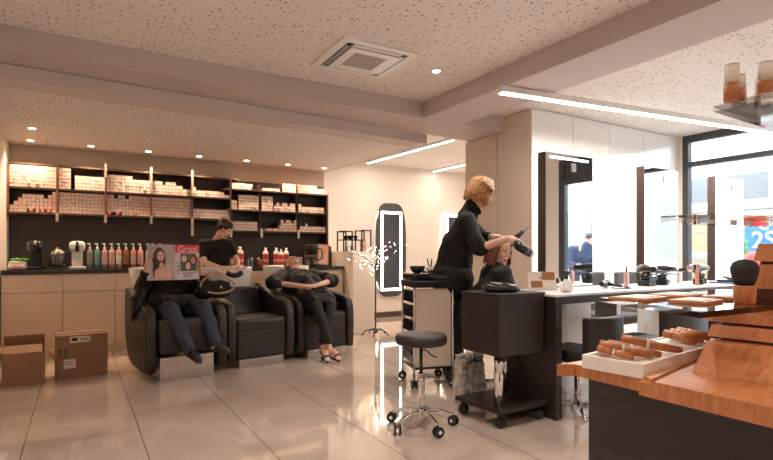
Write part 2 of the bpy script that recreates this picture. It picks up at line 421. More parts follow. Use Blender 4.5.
# ===== 1 person reading a magazine in the left wash chair
P = thing('person', 'client in black cape and jeans hidden behind an open magazine in the left wash chair', 'person', (.83, 5.2, .0))
def L_(*a): return Vector(a)-P.location
Mh = headmat(L_(.77, 5.46, 1.045), (.10, -1, -.05))
b = MB(); add_head(b, Mh); b.capsule(L_(.77, 5.49, .98), L_(.77, 5.50, .88), .052, .06)
b.capsule(L_(.77, 5.50, .80), L_(.78, 5.46, .58), .11, .12)
el, er = L_(.50, 5.22, .80), L_(1.06, 5.27, .80); hl, hr = L_(.525, 5.10, .96), L_(1.00, 5.14, .96)
b.capsule(L_(.60, 5.46, .88), el, .05, .042); b.capsule(el, hl, .040, .026); b.capsule(L_(.95, 5.50, .88), er, .05, .042); b.capsule(er, hr, .040, .026)
hand(b, hl, (.02, -.12, 1), (.95, .1, 0), (.2, 1, .2), 1.0, .95); hand(b, hr, (-.05, -.12, 1), (-.95, .1, 0), (-.2, 1, .2), 1.0, .95)
hipL, hipR = L_(.68, 5.36, .56), L_(.86, 5.40, .56); kL, kR = L_(.70, 4.93, .60), L_(.99, 4.97, .61); aL, aR = L_(.825, 4.73, .27), L_(1.05, 4.76, .29)
b.capsule(hipL, kL, .085, .055); b.capsule(hipR, kR, .085, .055); b.capsule(kL, aL, .052, .038); b.capsule(kR, aR, .052, .038)
bd = bake('body', b, .0075, ['skin', 'lip'], P, 4, face_mat(Mh)); eyes(Mh, P)
b = MB(); torso(b, L_(.77, 5.40, .62), L_(.77, 5.47, .78), L_(.77, 5.50, .90), L_(.58, 5.46, .87), L_(.96, 5.50, .87), g=.014)
b.capsule(L_(.60, 5.46, .88), el, .068, .072); b.capsule(el, hl*.8+el*.2, .070, .048); b.capsule(L_(.95, 5.50, .88), er, .068, .072); b.capsule(er, er*.45+hr*.55, .070, .050)
b.capsule(L_(.70, 5.40, .84), L_(.70, 5.34, .66), .13, .13); b.capsule(L_(.86, 5.42, .84), L_(.86, 5.36, .66), .13, .13); b.capsule(L_(.66, 5.30, .66), L_(.70, 5.06, .655), .10, .07); b.capsule(L_(.88, 5.33, .66), L_(.92, 5.1, .65), .10, .07); b.capsule(L_(.69, 5.12, .655), L_(.92, 5.14, .655), .075, .075)
b.capsule(el, L_(.46, 5.12, .70), .06, .05); b.capsule(L_(.46, 5.12, .70), L_(.425, 5.05, .60), .045, .02); b.capsule(L_(.47, 5.2, .70), L_(.425, 5.15, .52), .05, .018)
b.capsule(er, L_(1.06, 5.2, .72), .06, .05)
wr = lambda amp, sc: (lambda v: v+Vector((noise.noise(v*sc), noise.noise(v*sc+Vector((5, 0, 0))), noise.noise(v*sc+Vector((0, 7, 0)))))*amp)
bake('cape', b, .009, 'cape', P, 5, disp=wr(.018, 9))
b = MB(); b.capsule(hipL, kL, .105, .084, 16); b.capsule(hipR, kR, .105, .084, 16); b.capsule(kL, aL+V(-.005, .01, .03), .082, .056, 16); b.capsule(kR, aR+V(0, .01, .03), .082, .056, 16); b.capsule(hipL, hipR, .12, .12)
bake('jeans', b, .008, 'jeans', P, 4, disp=wr(.008, 18))
shoe('shoe', aL+V(.0, .03, -.06), aL+V(.06, -.20, -.09), P, up=(0, .3, 1)); shoe('shoe', aR+V(0, .03, -.06), aR+V(.08, -.18, -.06), P, up=(0, .3, 1))
b = MB(); b.ball((0, 0, 0), 1, T=Mh @ Matrix.Translation((0, .022, .035)) @ Matrix.Diagonal((.082, .095, .09, 1))); b.capsule(Mh @ V(0, .08, .0), Mh @ V(0, .09, -.10), .06, .03)
bake('hair', b, .007, 'hair_dark', P, 3)
# magazine
mg = thing('magazine', 'open glossy magazine with red masthead held up by the seated client', 'magazine', (.765, 5.085, 1.035), R(7))
def page(sgn, ang, m):
    T = Matrix.Rotation(R(ang), 4, 'Z')
    return T
TL_ = Matrix.Rotation(R(-9), 4, 'Z'); TR_ = Matrix.Rotation(R(9), 4, 'Z')
M['pagebeige'] = mat('page_beige', (.50, .42, .40), .25, var=.12, scale=6); M['pagewhite'] = mat('page_white', (.62, .56, .56), .25, var=.08, scale=9)
M['pageskin'] = mat('page_skin', (.74, .45, .36), .3, var=.12, scale=30); M['pagehair'] = mat('page_hair', (.10, .045, .03), .3, var=.3, scale=30); M['pagered'] = mat('page_red', (.72, .035, .05), .3)
M['pagedark'] = mat('page_dark', (.10, .11, .10), .3, var=.3, scale=30)
lp = MB().box(-.235, -.001, -.0015, .003, -.165, .16, 0, T=TL_)
def disc(b, cx, cz, rx, rz, mi, T, y=-.0019, n=22, a0=0, wob=0.0):
    pts = [(cx+rx*math.cos(2*PI*i/n)*(1+wob*math.sin(3*i)), cz+rz*math.sin(2*PI*i/n)) for i in range(n)]
    b.prism(pts, y, y+.0004, 'y', mi, T=T)
disc(lp, -.135, .02, .055, .115, 2, TL_, -.0019, wob=.06); disc(lp, -.155, -.07, .035, .09, 2, TL_, -.0019, wob=.1)
disc(lp, -.10, -.105, .075, .06, 1, TL_, -.0023); disc(lp, -.115, -.05, .022, .05, 1, TL_, -.0023); disc(lp, -.122, .055, .030, .044, 1, TL_, -.0025)
lp.prism([(-.18, -.16), (-.03, -.16), (-.045, -.07), (-.09, -.045), (-.15, -.08)], -.0027, -.0022, 'y', 1, T=TL_)
disc(lp, -.133, .064, .006, .003, 2, TL_, -.0029); disc(lp, -.112, .064, .006, .003, 2, TL_, -.0029); disc(lp, -.122, .030, .009, .004, 3, TL_, -.0029)
lp.build('back_cover', ['pagebeige', 'pageskin', 'pagehair', 'pagered'], mg)
rp = MB().box(.001, .235, -.0015, .003, -.165, .16, 0, T=TR_)
rp.box(.001, .235, -.0021, -.0016, .085, .16, 3, T=TR_)
rp.box(.05, .20, -.0021, -.0016, -.085, .078, 4, T=TR_)
for cx, cz, s_ in ((.085, .035, 1), (.175, .02, 1), (.125, -.035, 1)):
    disc(rp, cx, cz, .034*s_, .044*s_, 2, TR_, -.0024, wob=.08); disc(rp, cx, cz-.004, .024*s_, .033*s_, 1, TR_, -.0028)
    disc(rp, cx-.008, cz+.004, .004, .002, 2, TR_, -.0031); disc(rp, cx+.008, cz+.004, .004, .002, 2, TR_, -.0031); disc(rp, cx, cz-.017, .008, .003, 3, TR_, -.0031)
for k in range(5): rp.box(.015, .042+.006*(k % 2), -.0021, -.0016, -.02-.022*k, -.012-.022*k, 4, T=TR_)
for k in range(3): rp.box(.07, .19-.02*k, -.0021, -.0016, -.105-.016*k, -.099-.016*k, 2, T=TR_)
rp.build('front_cover', ['pagewhite', 'pageskin', 'pagehair', 'pagered', 'pagedark'], mg)
tm = TR_ @ frame_matrix((.12, -.0026, .118), (1, 0, 0), (0, 0, 1)); text('masthead', 'Grazi', .088, 'pagewhite', mg, tm, .0004, bold=.0015)
# handbag
hb = thing('handbag', 'black handbag with pale rope handles on the arm of the left wash chair', 'handbag', (1.115, 5.13, .70))
b = MB(); b.prism([(-.07, 0), (.07, 0), (.06, .10), (.035, .15), (-.035, .15), (-.06, .10)], -.14, .16, 'x')
bake('body', b, .008, 'blackcloth', hb, 5, disp=wr(.02, 12))
for y, dz in ((-.055, .0), (.05, .02)):
    MB().tube(smooth_path([(-.13, y, .10+dz), (-.10, y-.02, .17+dz), (0, y-.03, .215+dz), (.10, y-.02, .19+dz), (.185, y-.02, .12+dz), (.15, y-.03, .06+dz), (.04, y-.04, .035), (-.07, y-.03, .05)][: (8 if dz == 0 else 5)], 6), .0095, 8).build('handle', 'rope', hb)
MB().ball((-.1, -.05, .09), (.02, .01, .02)).ball((.06, -.065, .09), (.012, .006, .012)).build('buckle', 'steel', hb)

# ===== 2 person washing hair behind the basins
P = thing('person', 'salon worker in black t-shirt leaning over the middle basin', 'person', (1.38, 6.33, 0))
Mh = headmat(L_(1.47, 6.18, 1.415), (.12, -1, -.85), (0, -.5, 1))
b = MB(); add_head(b, Mh, .98); b.capsule(L_(1.455, 6.25, 1.36), L_(1.41, 6.31, 1.26), .048, .056)
sl, sr = L_(1.26, 6.33, 1.22), L_(1.54, 6.25, 1.23); el, er = L_(1.24, 6.20, 1.02), L_(1.61, 6.16, 1.04); hl, hr = L_(1.36, 6.10, .97), L_(1.60, 6.06, .97)
b.capsule(sl, el, .046, .038); b.capsule(el, hl, .038, .027); b.capsule(sr, er, .046, .038); b.capsule(er, hr, .038, .027)
hand(b, hl, (.8, -.5, -.15), (0, -.2, -1), (.4, .8, 0), .6, .95); hand(b, hr, (-.8, -.4, -.15), (0, -.2, -1), (-.4, .8, 0), .6, .95)
torso(b, L_(1.40, 6.38, .93), L_(1.42, 6.35, 1.12), L_(1.43, 6.32, 1.28), sl, sr, .11, .12)
for dx in (-.085, .085): b.capsule(L_(1.40+dx, 6.38, .88), L_(1.40+dx, 6.38, .48), .08, .055); b.capsule(L_(1.40+dx, 6.38, .48), L_(1.40+dx, 6.39, .09), .054, .035)
bake('body', b, .0075, ['skin2', 'lip'], P, 4, face_mat(Mh, .98)); eyes(Mh, P, .98, True)
b = MB(); torso(b, L_(1.40, 6.38, .90), L_(1.42, 6.35, 1.10), L_(1.43, 6.32, 1.26), sl, sr, .12, .13, g=.010)
b.capsule(sl, sl*.35+el*.65, .064, .056); b.capsule(sr, sr*.35+er*.65, .064, .056); b.capsule(L_(1.43, 6.33, 1.26), L_(1.445, 6.29, 1.325), .075, .062)
bake('t_shirt', b, .008, 'blackcloth', P, 4, disp=wr(.010, 12))
b = MB()
for dx in (-.085, .085): b.capsule(L_(1.40+dx, 6.38, .88), L_(1.40+dx, 6.38, .48), .095, .07); b.capsule(L_(1.40+dx, 6.38, .48), L_(1.40+dx, 6.39, .09), .07, .055)
bake('trousers', b, .01, 'pants', P, 3)
for dx in (-.085, .085): shoe('shoe', L_(1.40+dx, 6.41, .0), L_(1.40+dx, 6.19, .0), P)
b = MB(); S = Mh @ Matrix.Scale(.98, 4)
b.ball((0, 0, 0), 1, T=S @ Matrix.Translation((0, .012, .046)) @ Matrix.Diagonal((.083, .102, .084, 1)))
for s_ in (-1, 1): b.capsule(S @ V(s_*.05, -.045, .085), S @ V(s_*.078, .0, .0), .028, .022); b.capsule(S @ V(s_*.078, .0, .0), S @ V(s_*.07, .03, -.05), .02, .012)
b.ball(S @ V(0, .10, -.01), .035); b.capsule(S @ V(0, .10, -.02), S @ V(.02, .11, -.12), .028, .014)
bake('hair', b, .006, 'hair_dark', P, 3, disp=wr(.006, 30))

# ===== 3 reclining client in the right chair
P = thing('person', 'client in black cape reclining with head back on the right basin, hands clasped', 'person', (2.27, 5.3, 0))
Mh = headmat(L_(2.195, 5.87, .985), (.05, -.45, 1), (-.1, 1, .35))
b = MB(); add_head(b, Mh); b.capsule(L_(2.195, 5.82, .95), L_(2.20, 5.70, .90), .052, .06)
sl, sr = L_(2.02, 5.68, .86), L_(2.39, 5.70, .86); el, er = L_(1.80, 5.44, .80), L_(2.53, 5.50, .80); hl, hr = L_(2.06, 5.20, .765), L_(2.24, 5.20, .775)
b.capsule(sl, el, .048, .040); b.capsule(el, hl, .038, .027); b.capsule(sr, er, .048, .040); b.capsule(er, hr, .038, .027)
hand(b, hl, (.9, -.15, .05), (0, .2, -1), (.0, 1, 0), .7, .95); hand(b, hr, (-.9, -.2, -.05), (0, .2, -1), (.0, 1, .2), .8, .95)
hipL, hipR = L_(2.14, 5.36, .58), L_(2.33, 5.38, .58); kL, kR = L_(2.13, 5.00, .56), L_(2.30, 5.02, .57); aL, aR = L_(2.24, 4.93, .15), L_(2.20, 4.99, .14)
torso(b, L_(2.22, 5.40, .60), L_(2.21, 5.56, .74), L_(2.20, 5.70, .88), sl, sr, .11, .12)
b.capsule(hipL, kL, .08, .052); b.capsule(hipR, kR, .08, .052); b.capsule(kL, aL, .05, .032); b.capsule(kR, aR, .05, .032)
for a, tx in ((aL, V(.05, -.13, -.10)), (aR, V(-.02, -.15, -.10))):
    b.capsule(a, a+V(0, .01, -.06), .034, .032); b.capsule(a+V(0, .0, -.05), a+tx*.6, .034, .032); b.capsule(a+tx*.6, a+tx, .032, .022)
    for k in range(5):
        o_ = V(.014*(k-2), 0, 0); b.capsule(a+tx*.9+o_, a+tx*1.0+o_+V(0, -.03+.004*abs(k-1), -.012), .009, .008, 8)
bake('body', b, .0075, ['skin', 'lip'], P, 4, face_mat(Mh)); eyes(Mh, P, 1.0, True)
b = MB(); torso(b, L_(2.22, 5.36, .64), L_(2.21, 5.56, .76), L_(2.20, 5.70, .88), sl, sr, .12, .13, g=.012)
b.capsule(sl, el, .075, .085); b.capsule(sr, er, .075, .085); b.capsule(L_(2.2, 5.70, .89), L_(2.197, 5.77, .925), .075, .062)
b.capsule(el, el*.8+hl*.2, .075, .065); b.capsule(er, er*.8+hr*.2, .075, .065)
b.capsule(L_(2.11, 5.30, .66), L_(2.12, 5.07, .62), .10, .06); b.capsule(L_(2.33, 5.32, .66), L_(2.34, 5.10, .62), .10, .06); b.capsule(L_(2.12, 5.10, .62), L_(2.33, 5.12, .62), .07, .07)
b.capsule(L_(2.15, 5.3, .62), L_(2.32, 5.3, .62), .10, .10); b.capsule(L_(2.20, 5.62, .80), L_(2.21, 5.32, .66), .145, .13); b.capsule(L_(2.12, 5.5, .76), L_(2.30, 5.5, .76), .12, .12)
bake('cape', b, .009, 'cape', P, 4, disp=wr(.020, 9))
b = MB(); b.capsule(hipL, kL, .092, .066, 16); b.capsule(hipR, kR, .092, .066, 16); b.capsule(kL, aL+V(-.005, .0, .06), .064, .046, 16); b.capsule(kR, aR+V(0, .0, .06), .064, .046, 16); b.capsule(hipL, hipR, .11, .11)
bake('trousers', b, .008, 'pants', P, 4, disp=wr(.006, 18))
for a, tx in ((aL, V(.05, -.13, -.10)), (aR, V(-.02, -.15, -.10))):
    b = MB(); c = a+tx; b.capsule(a+V(0, .03, -.115), c+V(0, -.02, -.032), .012, .010); b.cone(a+V(0, .03, -.11), a+V(0, .03, -.139), .012, .009, 10)
    b.tube(smooth_path([c+V(-.045, .015, -.02), c+V(-.03, .01, .018), c+V(.0, .0, .032), c+V(.03, .01, .018), c+V(.045, .015, -.02)], 4), .009, 8)
    b.tube(smooth_path([a+V(-.036, .0, -.05), a+V(0, -.038, -.045), a+V(.036, .0, -.05), a+V(0, .04, -.05)], 4, True), .006, 8, closed=True)
    b.build('sandal', 'shoe', P)
b = MB(); b.ball((0, 0, 0), 1, T=Mh @ Matrix.Translation((0, .030, .040)) @ Matrix.Diagonal((.080, .088, .086, 1)))
bake('hair', b, .006, 'hair_dark', P, 3, disp=wr(.006, 30))

# ===== 4 standing stylist
P = thing('person', 'standing stylist with blonde bob and black tunic drying the client hair', 'person', (2.90, 3.62, 0))
fwd = V(.86, -.51, 0); rt = V(-.51, -.86, 0)     # rt points to the camera side
Mh = headmat(L_(3.01, 3.44, 1.64), fwd+V(-.0, -.25, -.62), (.35, -.2, 1))
b = MB(); add_head(b, Mh); b.capsule(L_(2.985, 3.46, 1.58), L_(2.92, 3.50, 1.45), .052, .062)
c0 = L_(2.925, 3.51, 1.42); sl = c0-rt*.17+V(.03, 0, 0); sr = c0+rt*.17
sr = L_(2.80, 3.38, 1.39); sl = L_(2.98, 3.63, 1.40)
er = L_(2.80, 3.22, 1.15); hr = L_(2.885, 2.99, 1.225)
el = L_(3.08, 3.48, 1.25); hl = L_(3.0, 3.24, 1.25)
b.capsule(sr, er, .050, .042); b.capsule(er, hr, .040, .028); b.capsule(sl, el, .050, .042); b.capsule(el, hl, .040, .028)
torso(b, L_(2.83, 3.62, .98), L_(2.85, 3.57, 1.20), L_(2.90, 3.52, 1.43), sl, sr, .12, .13)
fl_, fr_ = L_(2.93, 3.73, .0), L_(2.83, 3.56, .0)
for f in (fl_, fr_): b.capsule(V(f.x, f.y, .92), V(f.x, f.y, .50), .085, .055); b.capsule(V(f.x, f.y, .50), V(f.x, f.y, .09), .055, .036)
hand(b, hr, (.75, .1, .12), (.3, .5, -.9), (.0, .6, .8), .9, .95); hand(b, hl, (.1, -.9, -.1), (.1, 0, -1), (-.9, 0, .3), .8, .95)
bake('body', b, .0075, ['skin2', 'lip'], P, 4, face_mat(Mh)); eyes(Mh, P, 1.0)
b = MB(); torso(b, L_(2.83, 3.62, .90), L_(2.85, 3.57, 1.18), L_(2.90, 3.52, 1.43), sl, sr, .165, .175, g=.022)
b.capsule(sr, er, .074, .066); b.capsule(er, er*.86+hr*.14, .062, .055); b.capsule(sl, el, .074, .062); b.capsule(el, el*.55+hl*.45, .058, .046); b.capsule(L_(2.91, 3.51, 1.43), L_(2.95, 3.485, 1.52), .09, .068)
b.capsule(L_(2.79, 3.58, .92), L_(2.79, 3.58, .66), .12, .12); b.capsule(L_(2.91, 3.70, .92), L_(2.92, 3.71, .66), .12, .12); b.capsule(L_(2.87, 3.62, .9), L_(2.87, 3.63, .66), .15, .15)
bake('tunic', b, .008, 'blackcloth', P, 4, disp=wr(.014, 8))
b = MB(); b.tube(smooth_path([L_(2.89, 3.45, 1.525), L_(2.95, 3.41, 1.50), L_(2.99, 3.43, 1.46)], 4), .012, 8).tube(smooth_path([L_(2.96, 3.56, 1.53), L_(3.01, 3.50, 1.50), L_(2.99, 3.44, 1.46)], 4), .012, 8); b.build('collar', 'black', P)
MB().box(-.02, .02, -.003, .003, -.03, .03, bev=.004).build('name_tag', 'white', P, loc=L_(2.895, 3.405, 1.34), rz=R(-20))
b = MB()
for f in (fl_, fr_): b.capsule(V(f.x, f.y, .80), V(f.x, f.y, .50), .10, .082); b.capsule(V(f.x, f.y, .50), V(f.x, f.y, .10), .082, .068)
bake('trousers', b, .01, 'pants', P, 3, disp=wr(.012, 9))
for f in (fl_, fr_): shoe('shoe', f-fwd*.06, f+fwd*.19, P)
# bob of hair : many strands united
b = MB(); rr = random.Random(4)
b.ball((0, 0, 0), 1, T=Mh @ Matrix.Translation((0, .026, .045)) @ Matrix.Diagonal((.092, .106, .092, 1)))
for k in range(46):
    a = -PI/2+(k/45-.5)*2*PI*.86+PI
    ca, sa = math.cos(a), math.sin(a); ln = rr.uniform(-.115, -.085) if sa > -.3 else rr.uniform(-.095, -.06)
    q = [Mh @ V(ca*math.sin(R(f))*.094, .02+sa*math.sin(R(f))*.106, .048+.086*math.cos(R(f))) for f in (12, 34, 56, 76, 92)]+[Mh @ V(ca*.106, .016+sa*.112, -.005), Mh @ V(ca*.108, .014+sa*.112, -.05), Mh @ V(ca*.096, .012+sa*.10, ln)]
    for a_, c_ in zip(q, q[1:]): b.capsule(a_, c_, .012, .010 if c_ is q[-1] else .012, 8)
for s_ in (-1, 1):
    for k in range(3): b.capsule(Mh @ V(s_*.01, -.03+.01*k, .13), Mh @ V(s_*(.055+.008*k), -.080+.015*k, .055), .018, .016, 8); b.capsule(Mh @ V(s_*(.055+.008*k), -.08+.015*k, .055), Mh @ V(s_*(.085), -.055+.02*k, -.02), .016, .012, 8)
bake('hair', b, .006, 'hair_blond', P, 2, disp=wr(.004, 45))

# ===== 5 client having her hair dried
P = thing('person', 'seated client in black cape with auburn hair being dried', 'person', (2.90, 3.20, 0))
fw = V(.90, -.44, 0); lw = V(.98, .14, 0)
Mh = headmat(L_(2.925, 3.115, 1.13), V(.0, -1, -.22), (.05, 0, 1))
b = MB(); add_head(b, Mh, .97); b.capsule(L_(2.91, 3.13, 1.08), L_(2.90, 3.15, 1.0), .05, .058)
sl, sr = L_(3.00, 3.30, .95), L_(2.82, 2.99, .95)
torso(b, L_(2.88, 3.18, .55), L_(2.88, 3.16, .78), L_(2.90, 3.15, .98), sl, sr, .12, .12)
b.capsule(sl, L_(3.08, 3.30, .70), .045, .04); b.capsule(sr, L_(2.90, 2.92, .70), .045, .04); b.capsule(L_(3.08, 3.30, .70), L_(3.20, 3.15, .62), .036, .026); b.capsule(L_(2.90, 2.95, .70), L_(3.10, 2.98, .62), .036, .026)
hand(b, L_(3.20, 3.15, .62), (.8, -.5, 0), (0, 0, -1), (-.5, -.8, 0), .5, .9); hand(b, L_(3.10, 3.02, .62), (.9, -.1, 0), (0, 0, -1), (.2, .9, 0), .5, .9)
for dy, h in ((.0, V(2.92, 3.28, .55)), (1, V(2.90, 3.12, .55))):
    k = h+lw*.42; h2 = h-P.location; k2 = k-P.location; b.capsule(h2, k2, .08, .055); b.capsule(k2, k2+V(.05, .0, -.42), .05, .035); b.capsule(k2+V(.05, .0, -.44), k2+V(.05, .0, -.45)+lw*.15, .034, .026)
bake('body', b, .0075, ['skin2', 'lip'], P, 4, face_mat(Mh, .97)); eyes(Mh, P, .97)
b = MB(); torso(b, L_(2.88, 3.18, .60), L_(2.88, 3.16, .80), L_(2.90, 3.15, .97), sl, sr, .20, .17, g=.02)
b.capsule(sl, L_(3.12, 3.28, .74), .07, .11); b.capsule(sr, L_(2.90, 2.99, .74), .07, .10); b.capsule(L_(2.90, 3.15, .97), L_(2.905, 3.14, 1.05), .09, .064)
b.capsule(L_(2.90, 3.14, .70), L_(3.20, 3.18, .62), .19, .14); b.capsule(L_(2.92, 3.02, .72), L_(3.1, 3.06, .62), .10, .10); b.capsule(L_(2.84, 3.2, .68), L_(2.84, 3.2, .58), .20, .20)
bake('cape', b, .010, 'cape', P, 5, disp=wr(.022, 8))
b = MB()
for h in (V(2.92, 3.28, .53), V(2.90, 3.12, .53)):
    k = h+lw*.42; h2 = h-P.location; k2 = k-P.location; b.capsule(h2, k2, .09, .068); b.capsule(k2, k2+V(.05, .0, -.38), .066, .05)
bake('trousers', b, .01, 'pants', P, 3)
b = MB(); S = Mh @ Matrix.Scale(.97, 4)
b.ball((0, 0, 0), 1, T=S @ Matrix.Translation((0, .030, .040)) @ Matrix.Diagonal((.083, .094, .085, 1)))
for k in range(30):
    a = PI/2+(k/29-.5)*2*PI*.72; ca, sa = math.cos(a), math.sin(a); ln = rr.uniform(-.13, -.08)
    p1 = S @ V(ca*.080, .02+sa*.090, .06); p2 = S @ V(ca*.092, .02+sa*.10, -.02); p3 = S @ V(ca*.108, .01+sa*.11, ln)
    b.capsule(p1, p2, .017, .015, 8); b.capsule(p2, p3, .015, .007, 8)
bake('hair', b, .006, 'hair_auburn', P, 2, disp=wr(.006, 40))
# hand held dryer and brush
t = thing('hair_dryer', 'black hair dryer held at the client head by the stylist', 'hair dryer', (3.07, 3.02, 1.15), 0)
a_ = V(-.07, .02, .045); b_ = V(.055, -.02, -.03)
MB().capsule(a_*.4, b_, .034, .036, 16).cone(a_, a_*.3, .020, .032, 18).build('barrel', 'blackgloss', t)
MB().capsule(V(.03, -.01, -.01), V(-.035, .04, .10), .016, .014).build('handle', 'blackgloss', t)
MB().cone(b_, b_+(b_-a_).normalized()*.035, .035, .028, 18).build('air_intake', 'steel', t)
t = thing('round_brush', 'dark flat brush lifting the client hair above her forehead', 'brush', (3.0, 3.02, 1.235), 0)
MB().capsule((0, 0, 0), (.05, -.02, .045), .022, .018, 14).build('brush_head', 'black', t)
MB().capsule((.05, -.02, .045), (.12, -.05, .10), .007, .004, 10).build('tail', 'grey', t)

# ===== passer-by outside
P = thing('person', 'passer-by in blue jacket bending forward on the pavement outside, seen in the first mirror', 'person', (8.6, -1.0, -.05), R(-60))
Mh = headmat(V(-.20, .10, 1.45), (-.8, .5, -.5))
b = MB(); add_head(b, Mh); b.capsule(V(-.15, .08, 1.38), V(-.08, .04, 1.30), .05, .06)
for s_ in (-1, 1): b.capsule(V(0, .1*s_, .9), V(0, .1*s_, .5), .085, .06); b.capsule(V(0, .1*s_, .5), V(0, .1*s_, .09), .055, .04)
for s_ in (-1, 1):
    e_ = V(-.10, .25*s_, 1.0); h_ = V(-.28, .18*s_, .95); b.capsule(V(-.05, .2*s_, 1.26), e_, .05, .04); b.capsule(e_, h_, .038, .028); hand(b, h_, (-.8, 0, -.3), (0, -s_, 0), (0, 0, 1), .6, .95)
b.capsule(V(0, 0, .95), V(-.06, .02, 1.22), .13, .14); bake('body', b, .008, ['skin', 'lip'], P, 3, face_mat(Mh)); eyes(Mh, P)
b = MB(); torso(b, V(0, 0, .92), V(-.04, .01, 1.1), V(-.08, .04, 1.3), V(-.05, -.2, 1.26), V(-.05, .2, 1.26), .15, .16, g=.02)
for s_ in (-1, 1): e_ = V(-.10, .25*s_, 1.0); h_ = V(-.28, .18*s_, .95); b.capsule(V(-.05, .2*s_, 1.26), e_, .07, .06); b.capsule(e_, h_*.85+e_*.15, .055, .045)
b.capsule(V(-.16, .07, 1.33), V(-.08, .03, 1.12), .10, .16); bake('jacket', b, .01, 'blue', P, 3)
b = MB()
for s_ in (-1, 1): b.capsule(V(0, .1*s_, .9), V(0, .1*s_, .5), .10, .075); b.capsule(V(0, .1*s_, .5), V(0, .1*s_, .10), .072, .06)
bake('trousers', b, .01, 'jeans', P, 3)
for s_ in (-1, 1): shoe('shoe', V(.05, .1*s_, 0), V(-.2, .1*s_, 0), P)
b = MB(); b.ball((0, 0, 0), 1, T=Mh @ Matrix.Translation((0, .025, .04)) @ Matrix.Diagonal((.083, .095, .09, 1))); bake('hair', b, .007, 'hair_dark', P, 3)
# ---------------------------------------------------------------- camera
cam = bpy.data.cameras.new('camera'); co = bpy.data.objects.new('camera', cam); C.objects.link(co)
co.location = (0, 0, 1.1); co.rotation_euler = (R(90), 0, -R(30.8))
cam.sensor_width = 36; cam.lens = 36*517/773; cam.shift_y = 25/773; cam.clip_start = .05
bpy.context.scene.camera = co
sc = bpy.context.scene
sc.view_settings.view_transform = 'Standard'; sc.view_settings.look = 'None'; sc.view_settings.gamma = 1
sc.view_settings.use_curve_mapping = False
sc.view_settings.exposure = 0.6
sc.cycles.max_bounces = 8; sc.cycles.diffuse_bounces = 5; sc.cycles.glossy_bounces = 4; sc.cycles.transparent_max_bounces = 12
sc.cycles.sample_clamp_indirect = 6; sc.cycles.caustics_reflective = False; sc.cycles.caustics_refractive = False
try: sc.cycles.use_denoising = True
except Exception: pass

ZC = 2.69; ZB = 2.52; ZL = 2.41
FX = 6.98   # street facade
# ---------------------------------------------------------------- shell
struct(MB().box(-.85, 7.1, -2.7, 8.1, -.1, 0).build('floor', 'floor'))
struct(MB().box(-.85, 7.1, -2.7, 8.1, ZC, ZC+.1).build('ceiling', 'perf'))
def prz(name, poly, z0, z1, m): return struct(MB().prism(poly, z0, z1, 'z').build(name, m))
b = MB().prism([(-.85, 4.41), (4.22, 4.41), (4.22, 5.02), (-.85, 4.70)], ZB, ZC+.05, 'z')
struct(b.build('trim_1', 'beam'))                                   # cross beam
struct(MB().box(3.08, 3.58, -2.6, 4.405, ZB, ZC+.05, 0).build('trim_2', 'beam'))   # beam towards the street side
lc = MB().prism([(-.85, 4.71), (3.53, 4.99), (3.36, 7.99), (-.85, 7.99)], ZL, ZB-.001, 'z')
struct(lc.build('trim_3', 'plaster'))
struct(MB().prism([(-.70, 4.98), (3.42, 5.22), (3.32, 7.32), (-.70, 7.32)], ZL-.004, ZL, 'z').build('trim_4', 'perf'))
struct(MB().box(-.85, -.70, -2.6, 8.0, 0, ZC).build('wall_left', 'wall'))
# rear wall : dark splashback zone and taupe top above shelves
w = MB().box(-.70, 3.32, 7.5, 7.62, 0, 2.17, 0).box(-.70, 3.32, 7.5, 7.62, 2.17, ZL, 1)
struct(w.build('wall_rear', ['darkwall', 'upperwall']))
struct(MB().box(3.32, 7.1, 7.9, 8.0, 0, ZC).box(3.32, 3.36, 7.5, 7.9, 0, ZC).build('wall_far', 'wall'))
struct(MB().box(3.36, 6.9, 7.885, 7.90, 0, .09).build('baseboard_far', 'shelf'))
# tall cabinet block with mirror wall
struct(MB().box(4.22, 7.0, 4.0, 5.1, 0, ZC).build('wall_block', 'gloss'))
# cream cabinet doors on its left side
for i, (a, c, z1) in enumerate(((4.0, 4.52, ZC-.01), (4.53, 5.10, ZB-.01))):
    d = thing('tall_cabinet_door', ['tall cream cabinet door left of the white panelled wall corner', 'tall cream cabinet door behind the standing stylist, under the beam'][i], 'door', (4.22, a, 0))
    MB().box(-.022, -.001, .004, c-a-.004, .01, z1, 0, bev=.002).build('door_panel', 'gloss2', d)
for i in range(4):
    x0 = 4.19+i*.66
    p = MB().box(x0+.003, min(x0+.657, 6.83), 3.978, 3.999, .01, ZC-.01, 0, bev=.002)
    p = p.build('wall_panel', 'gloss')
    tag(p, ['tall glossy white wall panel at the column corner, left of the first mirror', 'tall glossy white wall panel behind the first mirror on the table',
            'tall glossy white wall panel between the first and second mirrors', 'tall glossy white wall panel beside the window post, behind the second mirror'][i], 'wall panel', 'glossy white wall panels')
